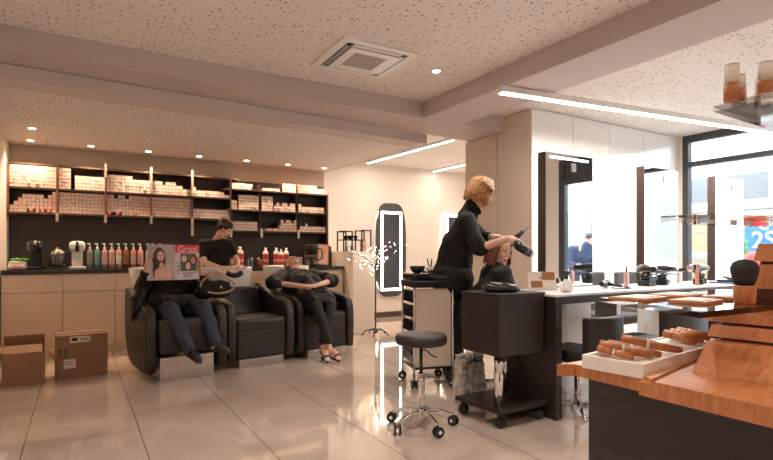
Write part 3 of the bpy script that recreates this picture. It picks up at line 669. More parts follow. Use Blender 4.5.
# street facade
y0, y1 = -.15, 4.0
f = MB().box(FX, FX+.09, 3.86, 3.935, 0, ZC).box(FX, FX+.09, -.15, -.03, 0, ZC).box(FX, FX+.09, -.03, 3.86, 2.60, ZC)
f.box(FX, FX+.09, -.03, 3.86, 2.275, 2.335).box(FX+.02, FX+.08, -.03, 1.02, 2.335, 2.6).box(FX, FX+.09, -.03, 3.86, 0, .12).box(FX, FX+.09, 1.02, 1.12, 0, ZC)
struct(f.build('window_1', 'frame'))
struct(MB().box(FX+.04, FX+.05, -.03, 3.86, .12, 2.6).build('window_2', 'glass'))
struct(MB().box(FX, 7.15, -2.6, -.15, 0, ZC).box(FX, FX+.12, 3.937, 3.998, 0, ZC).build('wall_street', 'wall'))
struct(MB().box(6.84, 7.1, 3.99, 8.0, 0, ZC).build('wall_right', 'wall'))
struct(MB().box(-.85, 7.1, -2.7, -2.6, 0, ZC).build('wall_front', 'wall'))

# ---------------------------------------------------------------- lights
def spot(x, y, z, power, m='spot', col=(1, .66, .38), size=100, label='', group='recessed ceiling spots', blend=.9):
    t = thing('ceiling_spot', label, 'spotlight', (x, y, z), 0, group)
    MB().lathe([(.030, -.001), (.046, -.006), (.050, -.001), (.050, 0)], n=20).build('bezel', 'white', t)
    MB().cone((0, 0, -.003), (0, 0, 0), .030, .030, 20).build('lens', m, t)
    l = bpy.data.lights.new('spot_lamp', 'SPOT'); l.energy = power; l.color = col; l.spot_size = R(size); l.spot_blend = blend; l.shadow_soft_size = .035
    o = bpy.data.objects.new('spot_lamp', l); C.objects.link(o); o.parent = t; o.location = (0, 0, -.02)
    return t
WARM = (1, .66, .42)
rowx = [-.47, .13, .76, 1.37, 2.0, 2.6, 3.17]
names = ['above the left end of the box shelves', 'above the second bay of the box shelves', 'above the third bay of the box shelves', 'above the fourth bay of the box shelves',
         'above the step where the shelves change height', 'above the middle of the right hand shelves', 'above the right end of the shelves']
for x, n in zip(rowx, names):
    spot(x, 7.14, ZL-.004, 40, col=WARM, label='small recessed ceiling spotlight '+n, size=125)
spot(-.41, 6.45, ZL-.004, 26, col=WARM, label='recessed ceiling spotlight at far left, in front of the shelf row of spots', size=120)
spot(2.66, 3.62, ZC, 40, 'spotw', (1, .88, .78), label='bright recessed ceiling spotlight in the main ceiling beside the beam corner', size=120)
for i, (x, y) in enumerate(((.5, 1.9), (1.7, 1.95), (.4, -.6), (2.2, -.6), (4.9, 1.2), (4.8, -.9))):  # unseen spots added to the main ceiling for ambient fill
    spot(x, y, ZC, 48, 'spotw', (1, .90, .82), label='unseen ceiling spotlight added as ambient fill, outside the view', size=130)
for i, (x, y) in enumerate(((.3, 6.1), (1.6, 6.1), (2.8, 6.0))): pass
# smoke detector
sd = MB().lathe([(.055, 0), (.055, -.012), (.04, -.028), (.0001, -.03)], n=24).build('smoke_detector', 'white'); sd.location = (-.27, 7.05, ZL-.004)
tag(sd, 'round white smoke detector on the low ceiling at far left', 'smoke detector')
# AC cassette
ac = thing('ceiling_air_conditioner', 'square white ceiling air conditioner cassette in perforated ceiling', 'air conditioner', (1.985, 3.69, ZC), R(-1))
ac.scale = (1.05, 1.05, 1)
b = MB()
def ringbox(b, o, i, z0, z1, mi=0):
    b.box(-o, o, -o, -i, z0, z1, mi).box(-o, o, i, o, z0, z1, mi).box(-o, -i, -i, i, z0, z1, mi).box(i, o, -i, i, z0, z1, mi)
ringbox(b, .31, .255, -.018, 0); b.build('outer_frame', 'white', ac)
b = MB().box(-.255, .255, -.255, .255, -.003, -.001); b.build('slot_recess', 'black', ac)
b = MB(); ringbox(b, .20, .135, -.028, -.006); b.build('inner_panel', 'white', ac)
b = MB().box(-.135, .135, -.135, .135, -.026, -.012, 0)
for k in range(16): b.box(-.13, .13, -.128+k*.0165, -.122+k*.0165, -.030, -.026, 0)
b.build('intake_grille', 'grille', ac)
for k in range(4):
    T = Matrix.Rotation(k*PI/2, 4, 'Z')
    MB().box(-.20, .20, .212, .244, -.020, -.015, 0, T=T @ Matrix.Translation((0, 0, .0)) ).build('louvre', 'grey' if k in (1,) else 'white', ac)

def led_bar(name, a, c, z, w, h, m, label, power, lampcol, hang=0.0):
    a = Vector((a[0], a[1], z)); c = Vector((c[0], c[1], z)); d = c-a; L = d.length; ang = math.atan2(d.y, d.x)
    t = thing(name, label, 'lamp', (a+c)/2, ang, None)
    MB().box(-L/2, L/2, -w/2, w/2, 0, h, 0, bev=.003).build('housing', 'white', t)
    MB().box(-L/2+.01, L/2-.01, -w/2+.004, w/2-.004, -.006, -.0005, 0).build('diffuser', m, t)
    l = bpy.data.lights.new('bar_lamp', 'AREA'); l.shape = 'RECTANGLE'; l.size = L*.7; l.size_y = w; l.energy = power; l.color = lampcol
    o = bpy.data.objects.new('bar_lamp', l); C.objects.link(o); o.parent = t; o.location = (0, 0, -.012)
    return t
led_bar('linear_ceiling_light', (3.03, 3.23), (6.62, 2.76), 2.46, .07, .055, 'ledcool', 'long white linear light bar running from the beam towards the street window', 60, (1, .92, .86))
led_bar('linear_ceiling_light', (4.22, 7.70), (4.36, 5.54), ZC-.035, .05, .03, 'led', 'slim glowing light bar along the step of the low ceiling, left of two', 14, (1, .82, .66))
led_bar('linear_ceiling_light', (5.70, 7.84), (5.72, 5.9), ZC-.035, .05, .03, 'led', 'slim glowing light bar farther back, partly behind the cream cabinet', 9, (1, .82, .66))

# daylight
wd = bpy.data.worlds.new('sky'); sc.world = wd; wd.use_nodes = True
bg = wd.node_tree.nodes['Background']; bg.inputs[0].default_value = (.86, .93, 1.0, 1); bg.inputs[1].default_value = 5.4
pl = bpy.data.lights.new('window_portal', 'AREA'); pl.shape = 'RECTANGLE'; pl.size = 2.5; pl.size_y = 3.9; pl.cycles.is_portal = True
po = bpy.data.objects.new('window_portal', pl); C.objects.link(po); po.location = (FX+.12, 1.92, 1.35); po.rotation_euler = (0, R(90), 0)
# ---------------------------------------------------------------- wall shelving
YF, YW = 7.22, 7.498
vx = [-.69, -.215, .287, .80, 1.30, 1.805, 2.236, 2.79, 3.26]
sh = thing('wall_shelving', 'dark wall shelving in two stepped sections above the long counter', 'shelf', (0, YF, 0))
def lb(name, m, *a, **k): return MB().box(*a, **k).build(name, m, sh)
TL, ML, BL = 2.172, 1.885, 1.595
TR, MR, BR = 2.02, 1.735, 1.445
D = YW-YF
for z, x1 in ((TL, 1.93), (ML, 1.80), (BL, 1.80)): lb('shelf_board', 'shelf', -.69, x1, (.05 if z == TL else 0), D, z-.022, z, 0)
for z, x0 in ((TR, 1.72), (MR, 1.74), (BR, 1.81)): lb('shelf_board', 'shelf', x0, 3.275, 0, D, z-.02, z, 0)
for i, x in enumerate(vx[:6]):
    lb('divider', 'shelfwood' if i < 4 else 'shelf', x-.010, x+.012, .0, D, BL+.002 if i < 5 else BR+.002, (TL if i < 5 else TL)-.024, 0)
for i, x in enumerate(vx[6:]):
    lb('divider', 'shelf', x-.010, x+.012, .0 if i == 2 else .09, D, (BR if i < 2 else .94)+.002, TR+(.09 if i < 2 else -.022), 0)
for i, x in enumerate(vx[1:5]):
    lb('bracket', 'bracket', x-.014, x+.016, -.012, -.001, BL-.10, BL, 0)
    if i: lb('bracket', 'bracket', x-.012, x+.014, -.012, -.001, (TL-.12 if i == 1 else ML), TL+.05, 0)
for x, zb in ((1.30, BL-.24), ): lb('bracket', 'bracket', x-.016, x+.018, -.012, -.001, zb, BL-.102, 0)
for x in (1.805, 2.236, 2.79): lb('bracket', 'bracket', x-.016, x+.018, -.012, -.001, BR-.10, BR+.03, 0)
tag(sh.children[-1], None)

# ---- product boxes
BW, BH, BD = .0395, .0425, .13
GP = .0044
def boxmesh(mats):
    b = MB().box(-BW/2+GP/2-.0007, BW/2-GP/2+.0007, 0, .012, .0, BH-GP-.0005, 0).box(-BW/2, BW/2, .012, BD, 0, BH-.0012, 2)
    b.box(-BW*.32, BW*.32, -.0006, 0, BH*.55, BH*.8, 1).box(-BW*.2, BW*.2, -.0006, 0, BH*.25, BH*.38, 1)
    me = bpy.data.meshes.new('product_box'); b.bm.to_mesh(me); b.bm.free()
    for m in mats: me.materials.append(M[m])
    return me
M['print'] = mat('box_print', (.62, .40, .32), .6)
M['boxside'] = mat('box_side', (.42, .20, .15), .6)
mw = boxmesh(['box', 'print', 'boxside']); mp_ = boxmesh(['box_pink', 'box', 'boxside']); mr = boxmesh(['box_red', 'box', 'boxside'])
stacks = [  # x0, shelf z, heights, label, group
 (-.676, ML, [6]*11, 'small white product box in the full block on the upper shelf at far left', 'up1', 0),
 (-.20, ML, [6, 6, 6, 0]+[4]*8, 'small white product box on the upper shelf, second bay from the left', 'up2', 0),
 (.302, ML, [5]*7+[4]*5, 'small white product box on the upper shelf, third bay from the left', 'up3', 0),
 (.815, ML, [4]*3+[3]+[4]*3+[3]+[3, 2, 2, 2], 'small white product box on the upper shelf, fourth bay from the left', 'up4', 0),
 (1.315, ML, [3, 2, 2, 2, 2, 2, 2, 2, 2, 2, 1, 1], 'small white product box in the low row on the upper shelf, fifth bay', 'up5', 0),
 (-.676, BL, [2, 3, 4, 5, 5, 5, 5, 5, 4, 5, 6], 'small pinkish product box in the stepped stack on the lower shelf at far left', 'lo1', 1),
 (-.20, BL, [6]*12, 'small pinkish product box on the lower shelf, second bay from the left', 'lo2', 1),
 (.302, BL, [6, 6, 5, 6, 6, 5, 6, 6, 6, 6, 6, 6], 'small pinkish product box on the lower shelf, third bay from the left', 'lo3', 1),
 (.815, BL, [6]*12, 'small pale product box on the lower shelf, fourth bay from the left', 'lo4', 1),
 (1.315, BL, [3]*12, 'small pale product box on the lower shelf, fifth bay from the left', 'lo5', 0),
 (1.83, TR, [2]*7, 'small white box', 'r1', 0), (1.92, MR, [5]*7, 'w', 'r2', 0), (1.82, MR, [3]*2, 'w', 'r3', 1), (1.82, BR, [3]*9, 'w', 'r4', 0),
 (2.27, TR, [1]*6, 'w', 'r5', 0), (2.56, TR, [3]*5, 'w', 'r6', 0), (2.25, MR, [5]*4, 'w', 'r7', 0), (2.43, MR, [2, 3, 2, 3, 3, 2, 3, 3], 'w', 'r8', 0),
 (2.30, BR, [1]*5+[2], 'w', 'r9', 1), (2.53, BR, [4, 3, 4, 4, 3, 4], 'w', 'r10', 1),
 (2.81, TR, [3]*7+[2]*3, 'w', 'r11', 0), (2.81, MR, [3]+[2]*9, 'w', 'r12', 0), (2.83, BR, [2, 2, 3]+[2]*7, 'w', 'r13', 0)]
rnd = random.Random(3)
allb = []
for x0, z, hs, lab, g, pk in stacks:
    for c, h in enumerate(hs):
        for r in range(h):
            x = x0+BW/2+.001+c*(BW+.0014)
            me = mw if rnd.random() > (.72 if pk else .12) else mp_
            allb.append((math.hypot(x, YF), x, z+.0008+r*BH, me, lab, g, rnd.uniform(-.6, .6), rnd.uniform(0, .012)))
reds = {('lo1', 5, 0), ('lo1', 6, 0)}
allb.sort(key=lambda t: t[0]-(.0 if t[4] != 'w' else 0))
vis = [t for t in allb if t[5].startswith(('up', 'lo'))]
rest = [t for t in allb if not t[5].startswith(('up', 'lo'))]
vis.sort(key=lambda t: t[0]); rest = vis[292:]+rest; vis = vis[:292]
cnt = {}
for i, (d, x, z, me, lab, g, rz, dy) in enumerate(vis):
    o = bpy.data.objects.new('product_box', me); C.objects.link(o)
    o.location = (x, YF+.03+dy, z); o.rotation_euler.z = R(rz)
    tag(o, lab, 'box', 'product boxes '+lab[lab.index(' on the ')+1:] if ' on the ' in lab else 'product boxes')
b = MB()
for (d, x, z, me, lab, g, rz, dy) in rest:
    k = 1 if me is mp_ else 0
    T = Matrix.Translation((x, YF+.03+dy, z)) @ Matrix.Rotation(R(rz), 4, 'Z')
    b.box(-BW/2+GP/2-.0007, BW/2-GP/2+.0007, 0, .012, 0, BH-GP-.0005, k, T=T).box(-BW/2, BW/2, .012, BD, 0, BH-.0012, 3, T=T); b.box(-BW*.32, BW*.32, -.0006, 0, BH*.5, BH*.8, 2, T=T)
o = b.build('product_box', ['box', 'box_pink', 'print', 'boxside'])
tag(o, 'white product boxes stacked on the shelves of the right hand half', 'boxes', kind='stuff')
for x in (-.47, -.36, -.30, .33, .42, .62):
    o = bpy.data.objects.new('product_box', mr); C.objects.link(o); o.location = (x, YF+.012, BL+.001)
    tag(o, 'small red product box at the foot of the pale stacks, lower shelf', 'box', 'red product boxes on the lower shelf')
for o in list(C.objects):   # clear the spots the red boxes take
    if o.name.startswith('product_box') and o.data is not mr and o.type == 'MESH' and 'kind' not in o and abs(o.location.z-BL) < .003 and any(abs(o.location.x-x) < BW*.98 for x in (-.47, -.36, -.30, .33, .42, .62)):
        o.location.y = YF+.15

# ---------------------------------------------------------------- counter
ZT = .94
xs = [-.65+.5035*i for i in range(9)]; xs = [min(x, 3.24) for x in xs]
xs = [-.69, -.146, .36, .864, 1.367, 1.87, 2.374, 2.81, 3.24]
base = None
ords = ['first', 'second', 'third', 'fourth', 'fifth', 'sixth', 'seventh', 'eighth']
where = ['at the far left wall', 'behind the cardboard boxes', 'behind the left arm of the first wash chair', 'behind the person with the magazine', 'behind the middle wash chair', 'behind the gap between wash chairs',
         'behind the reclining client', 'ending at the beige half wall']
for i in range(8):
    a, c = xs[i], xs[i+1]
    k = thing('base_cabinet', 'cream base cabinet with drawer above door, '+where[i], 'cabinet', (a, 6.64, 0), 0, 'base cabinets under the long counter')
    MB().box(.001, c-a-.001, .02, .84, .09, ZT-.045, 0).box(.001, c-a-.001, .05, .84, 0, .09, 1).build('body', ['cabinet', 'cream'], k)
    MB().box(.003, c-a-.003, 0, .019, .10, .695, bev=.0015).build('door', 'cabinet', k)
    MB().box(.003, c-a-.003, 0, .019, .70, ZT-.05, bev=.0015).build('drawer', 'cabinet', k)
wt = MB().box(-.69, 3.25, 6.61, 7.49, ZT-.044, ZT, bev=.003).build('worktop', 'worktop'); tag(wt, 'long black worktop running under the box shelves', 'worktop')
# half wall with items
hw = MB().box(3.262, 3.60, 6.38, 7.2, 0, 1.15).box(3.262, 3.60, 6.375, 6.38, .0, 1.15); struct(hw.build('wall_half', 'wall'))
rk = thing('counter_rack', 'small black two-loop wire rack on the beige half wall', 'rack', (3.30, 6.62, 1.15))
b = MB()
def loop(b, x0, x1, y, z0, z1, r=.008): b.box(x0, x0+r*2, y-r, y+r, z0, z1).box(x1-2*r, x1, y-r, y+r, z0, z1).box(x0, x1, y-r, y+r, z1-2*r, z1)
loop(b, -.12, .03, -.1, 0, .29); loop(b, -.12, .03, .1, 0, .29); b.box(-.12, -.104, -.1, .1, .274, .29).build('frame', 'black', rk)
b = MB(); loop(b, .17, .33, -.1, 0, .31); loop(b, .17, .33, .1, 0, .31); b.build('frame', 'black', rk)
MB().box(-.12, .20, -.11, .11, .155, .17).build('shelf', 'black', rk)
for i, (x, z, w) in enumerate(((3.27, 1.322, .06), (3.35, 1.322, .07), (3.43, 1.322, .045))):
    b = MB().lathe([(.0001, 0), (w*.7, .0), (w, .05), (w*.95, .055), (w*.6, .01), (.0001, .008)], n=16, T=Matrix.Diagonal((.62, .8, 1, 1)))
    o = b.build('black_bowl', 'blackgloss', loc=(x, 6.62, z)); tag(o, ['black tint bowl on the left of the wire rack shelf', 'black tint bowl in the middle of the wire rack shelf', 'small black tint bowl on the right of the wire rack shelf'][i], 'bowl', 'tint bowls on the wire rack')
o = MB().box(-.03, .045, -.03, .03, 0, .15, 0, bev=.003).box(-.025, .04, -.031, -.03, .10, .13, 1).build('paper_box', ['peach', 'label'], loc=(3.535, 6.6, 1.151)); tag(o, 'peach coloured carton under the right loop of the wire rack', 'box')
for i, x in enumerate((3.27, 3.36)):
    b = thing('glass_bottle', ['small clear bottle under the left of the wire rack shelf', 'small clear bottle under the middle of the wire rack shelf'][i], 'bottle', (x, 6.6, 1.151), 0, 'small bottles under the wire rack')
    MB().lathe([(.022, 0), (.024, .07), (.01, .09), (.01, .105)], n=14).build('body', 'grey', b); MB().cone((0, 0, .105), (0, 0, .125), .011, .011, 12).build('cap', 'black', b)

# ---------------------------------------------------------------- things on the counter
def pump_bottle(x, y, liquid, label, h=.205, r=.024, white_pump=True):
    t = thing('pump_bottle', label, 'bottle', (x, y, ZT), 0, 'pump bottles in a row on the counter')
    MB().lathe([(r, .0), (r, h*.66), (r*.92, h*.72), (r*.5, h*.76), (r*.45, h*.79)], n=18).build('body', liquid, t)
    MB().cone((0, 0, h*.18), (0, 0, h*.52), r+.0006, r+.0006, 18, caps=False).build('label_band', 'rose' if liquid in ('pink', 'rose', 'salmon') else 'cream' if liquid == 'peach' else liquid, t)
    MB().lathe([(.013, h*.785), (.013, h*.86), (.005, h*.87), (.005, h*.97)], n=12).box(-.026, .009, -.007, .007, h*.97, h*1.03, bev=.002).build('pump', 'white', t)
    return t
cols = ['greyl', 'teal', 'pink', 'rose', 'peach', 'brown', 'salmon', 'pink']
nm = ['grey pump bottle beside the white coffee machine', 'teal pump bottle', 'pink pump bottle just right of the teal one', 'pale rose pump bottle, fourth in the row', 'peach pump bottle left of the brown one',
      'brown pump bottle', 'salmon pump bottle right of the brown one', 'pink pump bottle, last before the magazine']
bx = [.115, .19, .265, .34, .415, .49, .57, .645]
for x, c, n in zip(bx, cols, nm): pump_bottle(x, 6.9, c, n+' on the black counter', h=.29, r=.031)
for i, x in enumerate((.74, .80, .88)): pump_bottle(x, 6.95, 'cream', ['cream pump bottle peeping over the magazine, left of three', 'cream pump bottle peeping over the magazine, middle of three', 'cream pump bottle peeping over the magazine, right of three'][i], h=.29, r=.028)
def red_bottle(x, y, h, r, label):
    t = thing('product_bottle', label, 'bottle', (x, y, ZT), 0, 'white and red bottles on the counter')
    MB().lathe([(r, 0), (r, h*.72), (r*.8, h*.80), (r*.4, h*.85)], n=18).build('body', 'white', t)
    MB().cone((0, 0, h*.12), (0, 0, h*.66), r+.0008, r+.0008, 18, caps=False).build('red_label', 'box_red', t)
    MB().cone((0, 0, h*.12+.04), (0, 0, h*.12+.07), r+.0012, r+.0012, 18, caps=False).build('white_print', 'rose', t)
    MB().cone((0, 0, h*.84), (0, 0, h), r*.45, r*.42, 14).build('cap', 'white', t)
red_bottle(1.86, 6.95, .27, .045, 'large white bottle with red label right of the washing stylist')
red_bottle(2.21, 6.95, .26, .036, 'white bottle with red label, left of the group of four')
red_bottle(2.35, 6.92, .26, .036, 'white bottle with red label, second of the group of four')
red_bottle(2.44, 6.98, .24, .034, 'white bottle with red label, third of the group of four')
red_bottle(2.53, 7.02, .26, .036, 'white bottle with red label beside the reclining client head')
pump_bottle(1.735, 6.93, 'salmon', 'salmon pump bottle beside the washing stylist forearm', h=.25, r=.035)
for i, (x, c) in enumerate(((1.97, 'greyl'), (2.02, 'teal'), (2.065, 'blue'), (2.11, 'red'), (2.15, 'greyl'))):
    t = thing('small_tube', 'small %s tube standing between the red labelled bottles' % {'greyl': 'grey', 'teal': 'teal', 'blue': 'blue', 'red': 'red'}[c]+(', nearest the washing stylist' if i == 0 else ', rightmost' if i == 4 else ''), 'tube', (x, 6.95, ZT), 0, 'small tubes on the counter')
    MB().lathe([(.015, 0), (.016, .03), (.014, .09), (.013, .10)], n=12).build('body', c, t); MB().cone((0, 0, .10), (0, 0, .125), .012, .011, 12).build('cap', 'white' if i % 2 else 'black', t)
for i in range(3):
    o = MB().box(0, .055, 0, .1, 0, .13, 0).box(.006, .049, -.001, 0, .03, .1, 1).build('carton', ['cream', 'box_pink'], loc=(2.60+i*.057, 7.0, ZT)); tag(o, ['narrow cream carton, left of three beside the reclining head', 'narrow cream carton, middle of three beside the reclining head', 'narrow cream carton next to the black coffee maker'][i], 'carton', 'cream cartons on the counter')
# black coffee maker right
t = thing('coffee_maker', 'black drum shaped coffee maker on the right part of the counter', 'coffee maker', (2.88, 6.95, ZT))
MB().lathe([(.10, 0), (.105, .01), (.105, .035), (.09, .04), (.085, .2), (.105, .215), (.11, .30), (.10, .31), (.0001, .315)], n=28).build('body', 'black', t)
MB().cone((0, 0, .14), (0, 0, .155), .092, .092, 28, caps=False).build('copper_band', 'brown', t)
MB().tube(smooth_path([(.09, -.02, .25), (.14, -.04, .24), (.145, -.04, .12), (.09, -.02, .08)], 5), .009).build('handle', 'black', t)
t = thing('picture_frame', 'leaning framed picture in beige on the right end of the counter', 'picture', (3.06, 6.95, ZT+.003), R(-6))
T = Matrix.Translation((0, 0, .012)) @ Matrix.Rotation(R(-12), 4, 'X') @ Matrix.Rotation(R(5), 4, 'Y')
MB().box(-.075, .075, -.01, .004, 0, .30, 0, T=T).build('picture_panel', 'peach', t)
b = MB(); b.box(-.085, -.072, -.014, .01, 0, .31, T=T).box(.072, .085, -.014, .01, 0, .31, T=T).box(-.085, .085, -.014, .01, .297, .31, T=T).box(-.085, .085, -.014, .01, 0, .012, T=T).build('frame_rim', 'orange', t)
b = MB(); b.tube(smooth_path([(-.03, -.012, .2), (.0, -.012, .235), (.03, -.012, .21), (.0, -.012, .15), (.01, -.012, .1)], 5), .004).build('drawn_line', 'brown', t)
o = MB().box(0, .09, 0, .16, 0, .29, bev=.003).build('black_folder', 'shelf', loc=(3.16, 7.06, ZT)); tag(o, 'dark upright folder box at the right end of the counter', 'box')
# left machines
def capsule_machine(x, y, m, m2, label, s=1.0):
    t = thing('coffee_machine', label, 'coffee machine', (x, y, ZT))
    MB().lathe([(.085*s, 0), (.09*s, .012), (.088*s, .03), (.05*s, .034)], n=24).build('drip_base', m2, t)
    MB().box(-.055*s, .055*s, .02*s, .10*s, .03, .25*s, bev=.015, seg=3).build('column', m, t)
    MB().lathe([(.045*s, .19*s), (.075*s, .22*s), (.082*s, .27*s), (.076*s, .30*s), (.05*s, .318*s), (.0001, .32*s)], n=24).build('head', m2, t)
    MB().box(-.02*s, .02*s, -.09*s, -.05*s, .20*s, .27*s, bev=.005).build('spout', 'black', t)
    MB().box(-.012*s, .012*s, -.1*s, -.06*s, .275*s, .315*s, bev=.004).build('lever', 'black' if m != 'black' else 'steel', t)
    return t
capsule_machine(-.405, 6.9, 'black', 'blackgloss', 'black coffee machine with chrome ring top at the left of the counter', 1.0)
capsule_machine(-.01, 6.9, 'white', 'white', 'white coffee machine left of the pump bottles', 1.0)
t = thing('kettle', 'dark ribbed kettle between the two coffee machines', 'kettle', (-.20, 6.88, ZT))
MB().lathe([(.085, 0), (.087, .02), (.08, .028)], n=24).build('base_ring', 'black', t)
b = MB(); b.lathe([(.07, .03), (.078, .06), (.074, .14), (.055, .20), (.03, .225), (.0001, .23)], n=24)
for k in range(24): b.tube([(math.cos(k*PI/12)*r, math.sin(k*PI/12)*r, z) for r, z in ((.078, .06), (.075, .14), (.056, .20))], .004, 5)
b.build('body', 'darksteel', t); MB().lathe([(.012, .225), (.016, .24), (.0001, .25)], n=12).build('lid_knob', 'chrome', t)
MB().tube(smooth_path([(.06, 0, .19), (.11, 0, .18), (.115, 0, .09), (.075, 0, .06)], 5), .009).build('handle', 'black', t)
# cups and tray left
t = thing('snack_tray', 'low white tray at the left end of the counter', 'tray', (-.57, 6.82, ZT))
MB().lathe([(.0001, 0), (.09, 0), (.11, .02), (.113, .02), (.092, .004), (.0001, .004)], n=24, T=Matrix.Diagonal((.8, 1, 1, 1))).build('dish', 'steel', t)
for i, (dx, dy, z, r) in enumerate(((-.05, .0, .006, .028), (.0, -.03, .006, .03), (.045, .0, .006, .027))):
    t = thing('small_cup', ['small pale cup on the steel tray, left', 'small pale cup on the steel tray, front', 'small pale cup on the steel tray, right'][i], 'cup', (-.57+dx, 6.82+dy, ZT+z), i, 'cups on the tray')
    MB().lathe([(r*.6, 0), (r, .045), (r*.93, .045), (r*.55, .004), (.0001, .004)], n=16).build('bowl', 'ceramic' if i != 1 else 'salmon', t)
    MB().tube(smooth_path([(r*.9, 0, .038), (r*1.5, 0, .032), (r*1.4, 0, .014), (r*.75, 0, .012)], 4), .004, 6).build('handle', 'ceramic', t)
o = MB(); 
for k in range(9):
    a = k*.7; o.capsule((-.06+.016*k, .02*math.sin(a), .008+.006*math.cos(a)), (-.03+.014*k, .03*math.cos(a), .02+.008*math.sin(a*2)), .014, .011, 8)
o = bake('green_packet', o, .004, 'green', smooth=3); o.location = (-.57, 6.90, ZT+.095)
tag(o, 'bright green crumpled packet lying on a stack at the left end of the counter', 'packet')
o = MB().box(-.09, .07, -.04, .06, 0, .09, 0, bev=.01).box(-.085, .065, -.045, .055, .03, .05, 1).build('tea_box', ['white', 'salmon'], loc=(-.57, 7.02, ZT)); tag(o, 'white and salmon tea box at the left end of the counter', 'box')
bpy.data.objects['green_packet'].location = (-.57, 7.01, ZT+.093)
# ---------------------------------------------------------------- cardboard boxes
t = thing('cardboard_box', 'open cardboard box with raised flaps at far left of the floor', 'box', (-.545, 5.30, 0), R(3))
w_, d_, h_ = .30, .34, .275; k = .004
b = MB().box(0, w_, 0, k, 0, h_).box(0, w_, d_-k, d_, 0, h_).box(0, k, k, d_-k, 0, h_).box(w_-k, w_, k, d_-k, 0, h_).box(0, w_, 0, d_, 0, k)
b.build('walls', 'card', t)
MB().box(0, w_, 0, k, 0, .11, T=Matrix.Translation((0, d_-.004, h_)) @ Matrix.Rotation(R(10), 4, 'X')).build('flap', 'card', t)
MB().box(0, k, 0, d_, 0, .15, T=Matrix.Translation((w_, 0, h_)) @ Matrix.Rotation(R(140), 4, 'Y')).build('flap', 'card_in', t)
MB().box(0, k, .01, d_, 0, .15, T=Matrix.Translation((0, 0, h_)) @ Matrix.Rotation(R(-50), 4, 'Y')).build('flap', 'card_in', t)
MB().box(.01, w_-.02, 0, k, 0, .14, T=Matrix.Translation((0, 0, h_)) @ Matrix.Rotation(R(-70), 4, 'X')).build('flap', 'card_in', t)
MB().box(-.001, 0, .05, .09, .05, .17, 0).box(-.0012, -.001, .055, .085, .10, .12, 1).build('shipping_label', ['label', 'ink'], t)
t = thing('cardboard_box', 'closed cardboard box with white labels and up arrows, right of the open one', 'box', (-.165, 5.39, 0), R(5))
b = MB().box(0, .40, 0, .24, 0, .38, bev=.002); b.build('carton', 'card', t)
MB().box(.0, .40, -.0, .10, .38, .384, T=Matrix.Translation((0, 0, 0)) @ Matrix.Rotation(R(0), 4, 'X')).box(0, .40, .135, .24, .38, .388).build('flap', 'card_in', t)
MB().box(.10, .26, -.0012, -.0002, .315, .37, 0).box(.115, .16, -.002, -.0012, .33, .36, 1).box(.18, .25, -.002, -.0012, .345, .351, 1).box(.18, .25, -.002, -.0012, .332, .338, 1).build('shipping_label', ['label', 'ink'], t)
MB().box(.055, .145, -.0012, -.0002, .09, .17, 0).box(.065, .13, -.002, -.0012, .145, .15, 1).box(.065, .13, -.002, -.0012, .125, .13, 1).build('shipping_label', ['label', 'ink'], t)
b = MB()
for x in (.03, .07):
    b.box(x-.004, x+.004, -.0012, -.0002, .20, .245); b.prism([(x-.012, .245), (x+.012, .245), (x, .268)], -.0012, -.0002, 'y')
b.box(.015, .085, -.0012, -.0002, .19, .195); b.build('up_arrows', 'ink', t)

